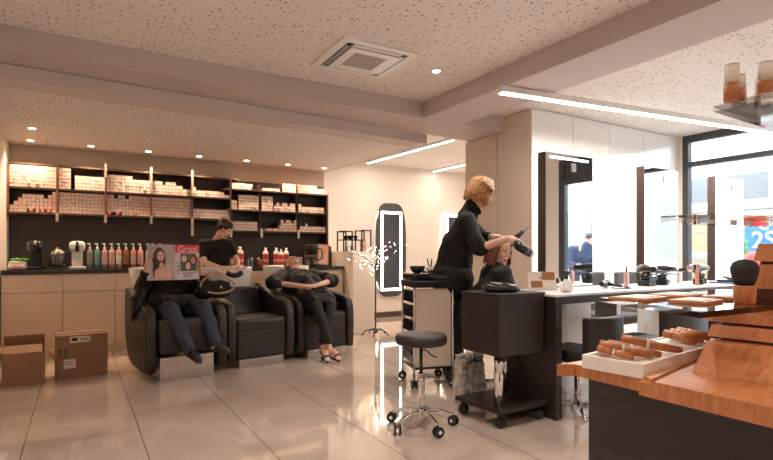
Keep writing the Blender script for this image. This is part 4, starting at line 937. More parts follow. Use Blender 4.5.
# ---------------------------------------------------------------- wash chairs (front faces -Y, origin front centre on the floor)
def arc_poly():
    return [(-.01, .075), (-.025, .30), (-.015, .52), (.02, .60), (.08, .635), (.25, .66), (.50, .72), (.72, .785), (.80, .78), (.83, .70), (.84, .45), (.80, .26), (.66, .10), (.50, .065), (.2, .06)]
def wash_chair(label, reclined=False, raised=False):
    t = thing('wash_chair', label, 'salon chair', (0, 0, 0), 0, 'row of wash chairs')
    for s in (-1, 1):
        x0 = s*.262; x1 = s*.358
        b = MB().prism(arc_poly(), min(x0, x1), max(x0, x1), 'x', bev=.028, seg=4, smooth=True)
        a = b.build('armrest', 'leather', t)
        pts = smooth_path([(s*.361, y, z) for y, z in [(.02, .50), (.06, .58), (.25, .615), (.5, .672), (.7, .735)]], 4)
        MB().tube(pts, .0035, 6).build('piping', 'black', a)
    if raised:
        T = Matrix.Translation((0, .60, .385)) @ Matrix.Rotation(R(-5), 4, 'X')
        MB().box(-.255, .255, -.66, 0, -.02, .10, T=T, bev=.035, seg=4).box(-.25, .25, -.67, -.56, -.20, .06, T=T, bev=.03, seg=4).build('seat', 'leather', t)
        MB().box(-.235, .235, .0, .60, .0, .20, bev=.004).build('chrome_base', 'steel', t)
    else:
        MB().box(-.258, .258, -.01, .60, .34, .475, bev=.035, seg=4).box(-.255, .255, .0, .12, .085, .36, bev=.018, seg=3).build('seat', 'leather', t)
        MB().box(-.235, .235, -.005, .60, .0, .082, bev=.004).build('chrome_base', 'steel', t)
    T = Matrix.Translation((0, .60, .40)) @ Matrix.Rotation(R(-15), 4, 'X')
    MB().box(-.257, .257, -.06, .06, 0, .36, T=T, bev=.035, seg=4).build('backrest', 'leather', t)
    MB().box(-.14, .14, .84, 1.12, 0, .62, bev=.01).build('basin_column', 'black', t)
    # ceramic basin with neck notch
    b = MB(); n = 40
    def rim(a): return -.12*math.exp(-((math.atan2(math.sin(a+PI/2), math.cos(a+PI/2)))/.42)**2)
    rings = []
    for (rx, ry, z, nz) in ((.08, .09, .52, 0), (.20, .18, .56, 0), (.255, .215, .70, .3), (.275, .232, .84, .75), (.292, .248, .95, 1), (.290, .246, .968, 1), (.272, .232, .97, 1), (.255, .217, .95, 1), (.22, .18, .84, .6), (.16, .13, .78, 0), (.04, .04, .765, 0)):
        rings.append([b.bm.verts.new((rx*math.cos(2*PI*i/n), .96+ry*math.sin(2*PI*i/n), z+nz*rim(2*PI*i/n))) for i in range(n)])
    for p, q in zip(rings, rings[1:]):
        for i in range(n): b.bm.faces.new((p[i], p[(i+1) % n], q[(i+1) % n], q[i])).smooth = True
    b.bm.faces.new(rings[0][::-1]); b.bm.faces.new(rings[-1])
    bs = b.build('basin', 'ceramic', t)
    b = MB(); b.tube(smooth_path([(-.085, .735, .905), (-.05, .725, .885), (0, .72, .875), (.05, .725, .885), (.085, .735, .905)], 4), .030, 10); b.build('neck_pad', 'rubber', bs)
    return t
RW = R(7)
WC = [Vector((.845, 4.90, 0)), Vector((1.57, 5.05, 0)), Vector((2.33, 5.19, 0))]
wc = wash_chair('dark leather wash chair at left, holding the person with the magazine', raised=True); wc.location = WC[0]; wc.rotation_euler.z = RW
w2 = wash_chair('empty dark leather wash chair in the middle with white basin'); w2.location = WC[1]; w2.rotation_euler.z = RW
w3 = dup(w2, WC[2], RW, 'dark leather wash chair at right under the reclining client')
def wl(i, x, y, z):   # local chair coordinates to world
    c, s = math.cos(RW), math.sin(RW); o = WC[i]
    return Vector((o.x+c*x-s*y, o.y+s*x+c*y, z))

# ---------------------------------------------------------------- LED wall mirrors
def led_mirror(x, y, label, cat='mirror', fm='frame'):
    t = thing('illuminated_mirror', label, cat, (x, y, 0))
    n = 48; hw_, z0, z1 = .31, .36, 2.02; pts = []
    for i in range(n):
        a = 2*PI*i/n; ca, sa = math.cos(a), math.sin(a)
        e = .62
        pts.append((hw_*abs(ca)**.5*(1 if ca > 0 else -1), (z0+z1)/2+((z1-z0)/2)*abs(sa)**.62*(1 if sa > 0 else -1)))
    # squarish oval
    MB().prism(pts, -.035, -.008, 'y').build('frame_panel', fm, t)
    b = MB(); b.box(-.20, .20, -.041, -.0355, .50, 1.84); b.build('mirror_glass', 'mirror_dim', t)
    b = MB(); 
    for (a, c, d, e) in ((-.215, -.175, .47, 1.87), (.175, .215, .47, 1.87)): b.box(a, c, -.046, -.0415, d, e)
    b.box(-.175, .175, -.046, -.0415, 1.83, 1.87).box(-.175, .175, -.046, -.0415, .47, .51); b.build('light_strip', 'led', t)
    for (dx, dz, sx, sz) in ((-.31, 1.15, .02, 1.5), (.31, 1.15, .02, 1.5)):
        l = bpy.data.lights.new('halo_lamp', 'AREA'); l.shape = 'RECTANGLE'; l.size = sx; l.size_y = sz; l.energy = 5; l.color = (1, .86, .72)
        o = bpy.data.objects.new('halo_lamp', l); C.objects.link(o); o.parent = t; o.location = (dx*.9, -.005, dz); o.rotation_euler = (R(-90), 0, 0)
    return t
led_mirror(4.78, 7.885, 'tall rounded mirror with glowing rectangular strip, left of the trolley')
led_mirror(6.22, 7.885, 'glowing wall mirror half hidden behind the standing stylist', fm='white')

# ---------------------------------------------------------------- twig light tree
t = thing('twig_light_tree', 'slim black twig tree with tiny warm fairy lights beside the beige half wall', 'lamp', (3.48, 6.13, 0))
b = MB(); b.tube([(0, 0, .03), (0, 0, .5), (.0, 0, .98)], .011, 8)
b.build('trunk', 'black', t)
b = MB()
for k in range(5):
    a = k*2*PI/5+.3; b.tube(smooth_path([(0, 0, .07), (.08*math.cos(a), .08*math.sin(a), .085), (.15*math.cos(a), .15*math.sin(a), .06), (.19*math.cos(a), .19*math.sin(a), .008)], 4), .008, 6)
b.cone((0, 0, .04), (0, 0, .11), .035, .02, 12); b.build('base', 'black', t)
rr = random.Random(5); pts = []
for k in range(17):
    a = rr.uniform(0, 2*PI); up = rr.uniform(-.05, .36); L = rr.uniform(.28, .60); z0 = rr.uniform(.90, 1.02)
    P = []
    for j in range(8):
        f = j/7; P.append((L*f*math.cos(a+.2*f), L*f*.8*math.sin(a+.2*f), z0+up*f-.05*f*f+rr.uniform(-.01, .01)))
    MB().tube(P, [.005-.003*j/7 for j in range(8)], 5).build('branch', 'black', t)
    for j in range(2, 8):
        q = Vector(P[j])+Vector((rr.uniform(-.03, .03), rr.uniform(-.03, .03), rr.uniform(-.03, .03))); pts.append(q)
bm_ = MB().ball((0, 0, 0), .0065, u=8, v=6); proto = bm_.build('fairy_bulb', 'bulb', t, loc=pts[0])
for q in pts[1:98]:
    c = proto.copy(); C.objects.link(c); c.location = q
l = bpy.data.lights.new('tree_glow', 'POINT'); l.energy = 1.5; l.color = (1, .7, .45); l.shadow_soft_size = .25
o = bpy.data.objects.new('tree_glow', l); C.objects.link(o); o.parent = t; o.location = (0, 0, 1.05)

# ---------------------------------------------------------------- stool
def castor(b, x, y, r=.03, ang=0.0, mi=0, mi2=1):
    T = Matrix.Translation((x, y, 0)) @ Matrix.Rotation(ang, 4, 'Z')
    for s in (-1, 1):
        c0 = T @ Vector((s*.010, 0, r)); c1 = T @ Vector((s*.022, 0, r)); b.cone(c0, c1, r, r*.92, 16, mi)
        c2 = T @ Vector((s*.023, 0, r)); b.cone(c1, c2, r*.4, r*.35, 10, mi2)
    b.cone(T @ Vector((0, .012, r)), T @ Vector((0, .012, 2*r+.012)), .007, .007, 8, mi2)
t = thing('rolling_stool', 'round black rolling stool with chrome five star base in the foreground', 'stool', (1.885, 2.73, 0), R(5))
MB().lathe([(.0001, .53), (.15, .53), (.160, .535), (.166, .55), (.166, .578), (.158, .592), (.13, .598), (.0001, .60)], n=40).build('seat', 'leather', t)
MB().lathe([(.05, .515), (.07, .529), (.0001, .5295)], n=20).cone((0, 0, .32), (0, 0, .52), .011, .011, 14).build('piston', 'black', t)
MB().cone((0, 0, .08), (0, 0, .34), .024, .022, 20).cone((0, 0, .335), (0, 0, .345), .027, .025, 20).build('column', 'chrome', t)
MB().tube(smooth_path([(.0, 0, .49), (.06, .02, .48), (.11, .02, .44), (.15, .02, .425)], 5), .005, 8).build('lever', 'black', t)
MB().cone((0, 0, .055), (0, 0, .12), .042, .032, 20).build('hub', 'chrome', t)
for k in range(5):
    a = k*2*PI/5+R(-100); ca, sa = math.cos(a), math.sin(a)
    b = MB(); b.tube(smooth_path([(.02*ca, .02*sa, .095), (.09*ca, .09*sa, .098), (.15*ca, .15*sa, .088), (.205*ca, .205*sa, .068)], 4), [.021, .020, .019, .018, .017, .017, .016, .015, .014, .014, .013, .013, .012][:13], 10)
    b.build('leg', 'chrome', t)
    b = MB(); castor(b, .212*ca, .212*sa, .033, a+.6*k); b.build('castor', ['rubber', 'chrome'], t)

# ---------------------------------------------------------------- trolley
t = thing('salon_trolley', 'tall black salon trolley with beige front panel and chrome legs', 'trolley', (2.37, 3.53, 0), R(-17))
W, Dp = .335, .36
MB().box(.012, W-.012, .012, .03, .17, .82).build('front_panel', 'gloss2', t)
b = MB()
for (x, y) in ((.0, .0), (W, 0), (0, Dp), (W, Dp)): b.cone((x, y, .075), (x, y, .86), .009, .009, 12)
b.build('post', 'chrome', t)
MB().box(-.016, W+.016, -.016, Dp+.016, .83, .885, bev=.008).build('top_frame', 'black', t)
MB().box(-.005, W+.005, 0, Dp, .887, .945, bev=.012, seg=3).build('tool_tray', 'blackgloss', t)
for i in range(5):
    z = .20+i*.125
    d = MB().box(.0, W, .035, Dp-.01, z, z+.105, 0, bev=.004); d.box(-.010, -.0005, .08, Dp-.06, z+.07, z+.09, 0)
    d.build('drawer', 'blackgloss', t)
b = MB().box(0, W, 0, Dp, .155, .172); b.build('bottom_shelf', 'black', t)
for (x, y) in ((.0, .0), (W, 0), (0, Dp), (W, Dp)):
    b = MB(); castor(b, x, y, .036, x+y*3); b.build('castor', ['rubber', 'chrome'], t)
ca, sa = math.cos(R(-17)), math.sin(R(-17))
def tw(x, y): return (2.37+ca*x-sa*y, 3.53+sa*x+ca*y)
x, y = tw(.07, .14)
o = MB().lathe([(.03, .0), (.055, .02), (.068, .06), (.064, .06), (.05, .022), (.0001, .006)], n=20).build('tint_bowl', 'black', loc=(x, y, .946)); tag(o, 'black tint bowl on the left of the trolley top', 'bowl')
x, y = tw(.19, .16)
t = thing('tint_bowl', 'white and black bowl with brush on the trolley top', 'bowl', (x, y, .946))
MB().lathe([(.02, .0), (.03, .02), (.04, .05), (.037, .05), (.026, .02), (.0001, .006)], n=16).build('bowl', 'white', t)
MB().capsule((0, 0, .03), (-.03, 0, .12), .006, .005).capsule((.01, 0, .03), (.03, .02, .11), .006, .007).build('brush', 'black', t)
for i, (a, b_) in enumerate(((.13, .05), (.26, .06), (.27, .14), (.25, .24), (.31, .10))):
    x, y = tw(a, b_); an = i*1.1
    o = MB().capsule((-.045*math.cos(an), -.045*math.sin(an), .012), (.05*math.cos(an), .05*math.sin(an), .016), .010, .007, 10).box(-.02, .03, -.012, .012, .012, .02, bev=.003).build('hair_clip', 'black' if i % 2 else 'blackgloss', loc=(x, y, .945))
    tag(o, ['black hair clip beside the tint bowl at the trolley front', 'glossy black clip at the right front of the trolley top', 'black hair clip in the middle right of the trolley top', 'black hair clip at the back of the trolley top', 'black hair clip on the right edge of the trolley top'][i], 'hair clip', None)

# ---------------------------------------------------------------- cabinet on plinth
t = thing('rolling_cabinet', 'dark square cabinet box raised on a chrome column and wheeled plinth', 'cabinet', (2.265, 2.42, 0), R(2))
MB().box(-.004, .438, -.01, .42, .095, .122, bev=.003).build('plinth', 'darkwood', t)
MB().box(.005, .425, .005, .365, .455, .838, bev=.003).build('cabinet_box', 'darkwood', t)
MB().box(.0, .43, .0, .37, .8382, .852, bev=.002).build('top_panel', 'darkwood', t)
MB().box(.0035, .0048, .010, .360, .46, .834).build('door', 'darkwood', t)
MB().cone((.055, .06, .122), (.055, .06, .455), .030, .030, 24).build('column', 'chrome', t)
MB().cone((.36, .31, .122), (.36, .31, .455), .030, .030, 24).build('column', 'chrome', t)
for (x, y) in ((.04, .03), (.39, .03), (.04, .38), (.39, .38)):
    b = MB(); castor(b, x, y, .035, .4+x); b.box(x-.02, x+.02, y-.02, y+.02, .086, .0948, 1); b.build('castor', ['rubber', 'black'], t)
cr, sr = math.cos(R(2)), math.sin(R(2))
def cw(x, y): return (2.265+cr*x-sr*y, 2.42+sr*x+cr*y)
x, y = cw(.20, .18)
t = thing('tool_dish', 'round black dish full of clips on top of the dark cabinet', 'dish', (x, y, .8525))
MB().lathe([(.10, .0), (.125, .012), (.13, .04), (.124, .04), (.118, .014), (.0001, .008)], n=28).build('dish', 'blackgloss', t)
rr = random.Random(2)
for k in range(12):
    a = rr.uniform(0, 6.28); r = rr.uniform(.01, .08); an = rr.uniform(0, 3.14); cx, cy = r*math.cos(a), r*math.sin(a); z = .028+rr.uniform(0, .035)*(1-r/.1)
    MB().capsule((cx-.035*math.cos(an), cy-.035*math.sin(an), z), (cx+.035*math.cos(an), cy+.035*math.sin(an), z+.012), .008, .005, 8).build('hair_clip', ['steel', 'black', 'black'][k % 3], t)
# carrier bag on the plinth shelf behind the column (stands on the floor)
t = thing('paper_bag', 'crumpled translucent grey bag with black ribbon behind the cabinet column', 'bag', (2.64, 2.84, 0.0), R(7))
x, y = cw(.31, .57); t.location = (x-.02, y+.03, 0)
def crum(v):
    n = noise.noise(v*14); n2 = noise.noise(v*31+Vector((3, 1, 2)))
    return v+Vector((n*.018+n2*.008, n2*.02+n*.012, n2*.006))
b = MB()
b.prism([(-.05, .0), (.05, .0), (.065, .12), (.03, .36), (-.03, .36), (-.065, .12)], -.12, .12, 'x')
M['bagmat'] = mat('crinkled_bag', (.52, .47, .43), .35, var=.3, scale=26, bump=.8, bscale=40)
bake('body', b, .007, 'bagmat', t, smooth=2, disp=crum)
MB().tube(smooth_path([(-.08, -.05, .30), (-.02, -.07, .32), (.03, -.065, .30), (.10, -.045, .33)], 5), .008, 8).tube(smooth_path([(-.02, -.06, .32), (.0, -.06, .38), (.03, -.04, .46)], 4), .005, 8).ball((0, -.07, .31), (.02, .015, .015)).build('ribbon', 'black', t)

# ---------------------------------------------------------------- styling table with mirrors
TB = .82
t = thing('styling_table', 'long styling table with white top and dark wood side panel', 'table', (2.715, 2.365, 0), R(1.0))
L = 2.9
MB().box(0, .06, 0, .53, 0, TB-.001, bev=.002).build('side_panel', 'darkwood', t)
MB().box(L-.06, L, 0, .53, 0, TB-.001, bev=.002).build('side_panel', 'darkwood', t)
MB().box(.061, L-.061, 0, .53, TB-.05, TB-.001).build('apron', 'darkwood', t)
MB().box(-.004, L+.004, -.004, .53, TB, TB+.016, bev=.002).build('table_top', 'white', t)
for x in (.95, 1.95): MB().box(x, x+.05, .2, .4, 0, TB-.05).build('support', 'gloss', t)
for i, (mx, my, mw_) in enumerate(((3.245, 2.94, .585), (4.585, 2.95, .56), (5.80, 2.93, .60))):
    m = thing('station_mirror', ['tall mirror with light line at its top edge, first from the cream cabinet', 'tall mirror panel in the middle, beside the window post', 'tall mirror panel standing before the street window'][i], 'mirror', (mx, my, 0), 0, None)
    MB().box(0, mw_, 0, .075, TB-.1, 1.94, bev=.002).build('panel_body', 'shelf', m)
    MB().box(.01, mw_-.01, .005, .07, 0, TB-.101).build('foot_panel', 'gloss', m)
    MB().box(.006, mw_-.002, -.005, -.0005, TB+.02, 1.934).build('mirror_glass', 'mirror', m)
    if i == 0:
        MB().box(.06, mw_-.06, -.010, -.0055, 1.895, 1.91).build('light_line', 'led', m)
    MB().box(mw_*.54, mw_*.54+.05, -.012, -.0055, 1.80, 1.87, bev=.002).build('mirror_clip', 'steel', m)

def table_at(x, y): return (x, y, TB+.0165)
# things on the table
t = thing('leaflet_stand', 'beige card display leaning on the left end of the styling table', 'card', table_at(2.98, 2.72), R(-22))
b = MB().box(-.11, .11, -.003, .003, 0, .14, T=Matrix.Rotation(R(-10), 4, 'X')); b.build('card', 'label', t)
MB().box(-.09, .0, -.006, -.0035, .02, .07, T=Matrix.Rotation(R(-10), 4, 'X')).box(.0, .10, -.006, -.0035, .075, .135, T=Matrix.Rotation(R(-10), 4, 'X')).build('printed_picture', 'brown', t)
MB().box(-.02, .02, -.0, .05, 0, .10, T=Matrix.Translation((0, .012, 0))).build('foot', 'grey', t)
t = thing('spray_bottle', 'white round spray bottle with black trigger on the styling table', 'bottle', table_at(2.98, 2.50), R(0))
MB().lathe([(.03, 0), (.045, .012), (.05, .035), (.044, .062), (.022, .08), (.016, .092)], n=24).build('body', 'white', t)
b = MB(); b.cone((0, 0, .09), (0, 0, .125), .014, .011, 14).box(-.035, .03, -.010, .010, .125, .152, bev=.005).capsule((.03, 0, .142), (.045, 0, .138), .008, .006).capsule((.022, 0, .128), (.040, 0, .095), .005, .004).build('trigger', 'black', t)
def dryer(x, y, z, rz, label, m='blackgloss', lay=True, s=1.0):
    t = thing('hair_dryer', label, 'hair dryer', (x, y, z), rz)
    MB().lathe([(.020*s, -.11*s), (.026*s, -.10*s), (.026*s, -.05*s), (.034*s, -.02*s), (.040*s, .03*s), (.038*s, .07*s), (.028*s, .085*s), (.0001, .088*s)], n=20, T=Matrix.Translation((0, 0, .042*s)) @ Matrix.Rotation(R(90), 4, 'Y')).build('barrel', m, t)
    MB().capsule((.02*s, -.02*s, .038*s), (.045*s, -.14*s, .022*s), .019*s, .015*s).build('handle', m, t)
    MB().lathe([(.03*s, .086*s), (.031*s, .10*s), (.02*s, .104*s), (.0001, .104*s)], n=20, T=Matrix.Translation((0, 0, .042*s)) @ Matrix.Rotation(R(90), 4, 'Y')).build('air_intake', 'steel', t)
    MB().tube(smooth_path([(.045*s, -.14*s, .022*s), (.06*s, -.19*s, .01*s), (.02*s, -.24*s, .007*s), (-.06*s, -.22*s, .007*s), (-.10*s, -.14*s, .007*s), (-.05*s, -.08*s, .007*s)], 5), .0045, 6).build('cord', 'black', t)
    return t
dryer(3.62, 2.66, TB+.017, R(20), 'black hair dryer on the table in front of the first mirror', s=.8)
dryer(4.14, 2.64, TB+.112, R(60), 'large black hair dryer resting on a holder, left of the second mirror', s=1.1)
dryer(4.44, 2.66, TB+.112, R(160), 'black hair dryer resting on a holder at the foot of the second mirror', s=1.0)
dryer(4.98, 2.66, TB+.112, R(170), 'black hair dryer on the far end of the styling table', s=1.1)
def slim(x, y, c, cap, h, r, name, label):
    t = thing(name, label, 'bottle', table_at(x, y))
    MB().lathe([(r, 0), (r, h*.62), (r*.5, h*.7)], n=14).build('body', c, t); MB().cone((0, 0, h*.69), (0, 0, h), r*.45, r*.3, 12).build('cap', cap, t)
for (x, y, k, lab) in ((4.18, 2.66, 1, 'black tool holder under the large hair dryer, left of the second mirror'), (4.44, 2.68, 2, 'black tool holder at the foot of the second mirror'), (5.0, 2.66, 3, 'black tool holder on the far end of the styling table')):
    t = thing('tool_holder', lab, 'tool holder', table_at(x, y), .2*k)
    MB().box(-.08, .08, -.05, .05, 0, .05, bev=.01).build('holder_body', 'black', t)
    MB().lathe([(.035, .05), (.045, .09), (.040, .09), (.032, .052)], n=18, T=Matrix.Translation((-.03, 0, 0))).build('holder_ring', 'blackgloss', t)
    MB().capsule((.045, 0, .05), (.06, .01, .13), .012, .016).build('comb_handle', 'black', t)
slim(3.90, 2.66, 'rose', 'brown', .17, .02, 'spray_can', 'slim pale pink bottle with brown cap near the first mirror')
slim(4.66, 2.50, 'orange', 'salmon', .20, .014, 'slim_bottle', 'thin orange bottle standing right of the second mirror')
slim(4.86, 2.78, 'pink', 'red', .13, .012, 'slim_bottle', 'small pink stick bottle left of the black brush holder')
t = thing('brush_holder', 'black upright brush caddy near the window end of the table', 'caddy', table_at(4.78, 2.55), R(20))
MB().box(-.05, .05, -.04, .04, 0, .05, bev=.008).build('caddy_body', 'black', t)
MB().capsule((0, 0, .04), (.05, 0, .15), .022, .014).capsule((-.02, .01, .04), (-.0, .02, .12), .012, .01).build('brush', 'black', t)
o = MB().box(-.22, .22, -.12, .12, 0, .012, bev=.004).build('tool_mat', 'blue', loc=table_at(5.30, 2.50)); tag(o, 'dark blue tool mat near the window end of the styling table', 'mat')
o = bpy.data.objects['tool_mat']
t = thing('clip_tray', 'black tray of clips and sponges by the third mirror', 'tray', table_at(5.30, 2.52))
t.location.z += .0125
MB().box(-.12, .12, -.08, .08, 0, .02, bev=.005).build('tray', 'black', t)
for k in range(5): MB().capsule((-.09+.045*k, -.03, .03), (-.07+.045*k, .04, .045), .012, .010).build('clip', ['black', 'steel'][k % 2], t)

# ---------------------------------------------------------------- styling chairs
def styling_chair(label, x, y, rz, m='leather', ht=.80, foot=True, arms=True):
    t = thing('styling_chair', label, 'salon chair', (x, y, 0), rz, 'styling chairs')
    MB().box(-.25, .25, -.25, .23, .42, .52, bev=.035, seg=4).build('seat', m, t)
    n = 11; P = [(-.27+.54*i/(n-1), .22+.06*(1-((i-5)/5)**2)) for i in range(n)]
    poly = P+[(x_, y_+.055) for x_, y_ in P[::-1]]
    MB().prism(poly, .50, ht, 'z', bev=.018, seg=3, smooth=False).build('backrest', m, t)
    for s in ((-1, 1) if arms else ()):
        b = MB(); b.tube(smooth_path([(s*.27, .22, .62), (s*.285, 0, .64), (s*.285, -.18, .62), (s*.27, -.2, .50)], 4), .014, 8); b.build('armrest', 'chrome', t)
    MB().cone((0, 0, .05), (0, 0, .42), .028, .034, 20).build('column', 'chrome', t)
    for k in range(4):
        a = k*PI/2+PI/4; ca, sa = math.cos(a), math.sin(a)
        MB().tube([(0.02*ca, .02*sa, .06), (.15*ca, .15*sa, .05), (.31*ca, .31*sa, .012)], [.02, .017, .011], 8).build('leg', 'chrome', t)
    if foot:
        b = MB(); b.tube(smooth_path([(-.12, -.22, .42), (-.14, -.42, .2), (-.12, -.48, .16), (.12, -.48, .16), (.14, -.42, .2), (.12, -.22, .42)], 4), .013, 8); b.build('footrest', 'chrome', t)
    return t
styling_chair('black styling chair at the left end of the styling table, nearest the dark side panel', 3.02, 2.44, R(180), ht=.80, foot=False, arms=False).scale = (.68, .85, .865)
styling_chair('dark styling chair at the styling table just behind the wooden display counter', 3.40, 2.16, R(180+4), m='leather', ht=.785, foot=False, arms=False)
styling_chair('grey styling chair beyond the table, between wall and first mirror', 4.62, 3.36, R(2), m='seatgrey', ht=.92, foot=False)
styling_chair('grey styling chair beyond the table, between the first and second mirrors', 5.38, 3.36, R(-3), m='seatgrey', ht=.91, foot=False)
styling_chair('styling chair under the client whose hair is being dried', 2.98, 3.20, R(85), ht=.72, foot=False, arms=False).scale = (.8, .85, 1)
styling_chair('dark styling chair in front of the glowing oval mirror, behind the trolley', 4.85, 6.85, R(180), ht=.82)
# ---------------------------------------------------------------- display counter in the right foreground
DZ = .80
t = thing('display_counter', 'orange oak makeup display counter with dark body in the right foreground', 'counter', (1.17, 0, 0), R(0))
MB().box(.045, .86, -.60, .945, .0, DZ-.042, bev=.002).box(.044, .8601, -.6001, .9451, .455, .457, 0).build('body', 'darkwood', t)
b = MB().prism([(.0, -.62), (.0, .765), (.032, .775), (.032, .98), (-.012, 1.005), (.90, 1.005), (.90, -.62)], DZ-.04, DZ-.008, 'z')
b.prism([(.0, -.62), (.0, .725), (.30, .80), (.90, .80), (.90, -.62)], DZ-.008, DZ, 'z')
b.build('countertop', 'orange', t)
MB().prism([(.002, .735), (.03, .772), (.36, .862), (.36, .815)], DZ-.0078, DZ+.004, 'z').build('wood_strip', 'paleoak', t)
MB().box(.13, .20, .47, .476, DZ, DZ+.0008).build('groove', 'shelfwood', t)
# stepped oak display, slabs leaning up and back
T0 = Matrix.Translation((.175, .735, DZ+.0005)) @ Matrix.Rotation(R(8), 4, 'Z')
def slab(x0, x1, y0, y1, z0, z1, m='orange', lean=.035):
    poly = [(x0, z0), (x1, z0), (x1, z1), (x0+lean, z1)]
    return MB().prism(poly, y0, y1, 'y', T=T0).build('display_step', m, t)
slab(.0, .62, -.20, .0, .0, .069, 'orange', .10)
slab(.145, .62, -.19, .015, .077, .107, 'orange', .03)
slab(.18, .62, -.18, .03, .115, .138, 'orange', .022)
slab(.385, .62, -.17, .0, .20, .27, 'orange', .02)
slab(.47, .62, -.16, .0, .28, .335, 'orange', .05)
MB().box(.17, .61, -.15, -.01, .069, .077, T=T0).box(.21, .61, -.15, .0, .107, .115, T=T0).box(.41, .61, -.15, -.01, .138, .20, T=T0).box(.50, .61, -.14, -.01, .27, .28, T=T0).build('step_core', 'shelfwood', t)
MB().box(.095, .15, -.207, -.2005, .0, .068, T=T0).build('end_block', 'paleoak', t)
# acrylic shelves on a back tower
MB().box(.86, .90, .10, .50, DZ+.0005, 1.50).build('tower', 'orange', t)
def plate(poly, z, h=.014):
    o = MB().prism(poly, z, z+h, 'z', bev=.0015, seg=1).build('acrylic_shelf', 'acrylic', t)
    return o
p1 = plate([(.0, .62), (.15, .985), (.86, .995), (.86, .60)], .961)
p2 = plate([(.32, .905), (.36, .93), (.86, .96), (.86, .72), (.36, .76)], 1.199, .017)
p3 = plate([(.085, .30), (.12, .655), (.86, .69), (.86, .30)], 1.438)
for x, y in ((.20, .93), (.40, .93), (.60, .93), (.12, .70)):
    MB().cone((x, y, .953), (x, y, .9605), .006, .006, 10).build('shelf_clip', 'steel', p1)
for x, y in ((.40, .80), (.52, .80), (.66, .82)):
    MB().box(x-.008, x+.008, y-.006, y+.006, 1.190, 1.1985).build('shelf_clip', 'steel', p2)
for x, y in ((.14, .60), (.2, .55)):
    MB().box(x-.006, x+.006, y-.005, y+.005, 1.452, 1.460).build('shelf_clip', 'steel', p3)
# orange sheets on the lower acrylic shelf
for i, (x, y, w, h, m) in enumerate(((1.36, .89, .15, .10, 'orange'), (1.56, .90, .15, .10, 'paleoak'), (1.40, .755, .12, .09, 'paleoak'), (1.60, .78, .13, .08, 'orange'))):
    t2 = thing('makeup_palette', ['flat wooden makeup palette at the far left of the clear lower shelf', 'flat wooden makeup palette at the back middle of the clear lower shelf', 'flat pale wooden palette at the front left of the clear lower shelf', 'flat wooden palette at the front right of the clear lower shelf'][i], 'palette', (x, y, .9755), R(8), 'wooden palettes on the clear shelf')
    MB().box(-w/2, w/2, -h/2, h/2, 0, .007, bev=.001).build('palette_tray', m, t2)
    MB().box(-w*.42, -w*.05, -h*.35, h*.35, .0072, .009).box(w*.05, w*.42, -h*.35, h*.35, .0072, .009).build('pan', 'cream', t2)
# kabuki brush
t2 = thing('powder_brush', 'big black kabuki powder brush with oak handle standing on the clear shelf', 'brush', (1.475, .672, .9757))
MB().lathe([(.022, 0), (.024, .004), (.026, .042), (.024, .046)], n=28).build('handle', 'orange', t2)
b = MB(); b.lathe([(.020, .046), (.026, .060), (.031, .080), (.0315, .092), (.026, .105), (.014, .112), (.0001, .114)], n=40)
ob = b.build('bristles', 'rubber', t2)
for v in ob.data.vertices:
    q = Vector(v.co); a = math.atan2(q.y, q.x); v.co += Vector((q.x, q.y, 0))*.03*math.sin(a*17)
# samples standing on top shelf
for i, (x, y, h, r) in enumerate(((1.285, .612, .083, .0150), (1.345, .625, .074, .0140), (1.335, .565, .083, .0150), (1.40, .60, .070, .014), (1.37, .52, .088, .0150))):
    t2 = thing('makeup_pot', ['tall cream topped oak tube on the top shelf, leftmost at its tip', 'shorter cream topped oak tube just right of the leftmost one', 'cream topped oak tube, third from the left on the top shelf',
              'small cream topped oak tube half hidden between two tall ones', 'cream topped oak tube at the right edge of the picture on the top shelf'][i], 'makeup tube', (x, y, 1.4525), 0, 'cream topped tubes on the top shelf')
    MB().lathe([(r*1.08, 0), (r*1.08, h*.47), (r*.98, h*.475)], n=24).build('base', 'orange', t2)
    MB().lathe([(r, h*.476), (r, h*.96), (r*.9, h*.97), (.0001, h*.97)], n=24).build('tube', 'cream', t2)
    MB().lathe([(r*1.02, h*.972), (r*1.02, h), (.0001, h+.001)], n=24).build('lid', 'white', t2)
# white tray with wooden cylinders
t2 = thing('sample_tray', 'shallow cream tray on the left end of the oak counter', 'tray', (1.204, .775, DZ-.0075), R(8))
wx, wy, hh = .58, .165, .036
T = Matrix.Identity(4)
b = MB().box(0, wx, 0, wy, 0, .018).box(0, wx, 0, .008, .018, hh).box(0, wx, wy-.008, wy, .018, hh).box(0, .008, .008, wy-.008, .018, hh).box(wx-.008, wx, .008, wy-.008, .018, hh)
b.build('tray_body', 'cream', t2)
c8, s8 = math.cos(R(8)), math.sin(R(8))
def tr(x, y): return Vector((1.204+c8*x-s8*y, .775+s8*x+c8*y, 0))
specs = [  # head (far left) local, tail local, radius
 ((.098, .168), (.172, .056), .0135, .010, 'oak makeup stick with pale ring, second from the tray corner, over the first'),
 ((.160, .176), (.215, .050), .0115, .008, 'slimmer oak makeup stick lying behind the ringed one'),
 ((.235, .176), (.318, .036), .0145, .009, 'long oak makeup stick with pale ring, rightmost of the loose ones'),
 ((.070, .160), (.115, .08), .0095, .009, 'short oak makeup stick poking out at the tray left edge')]
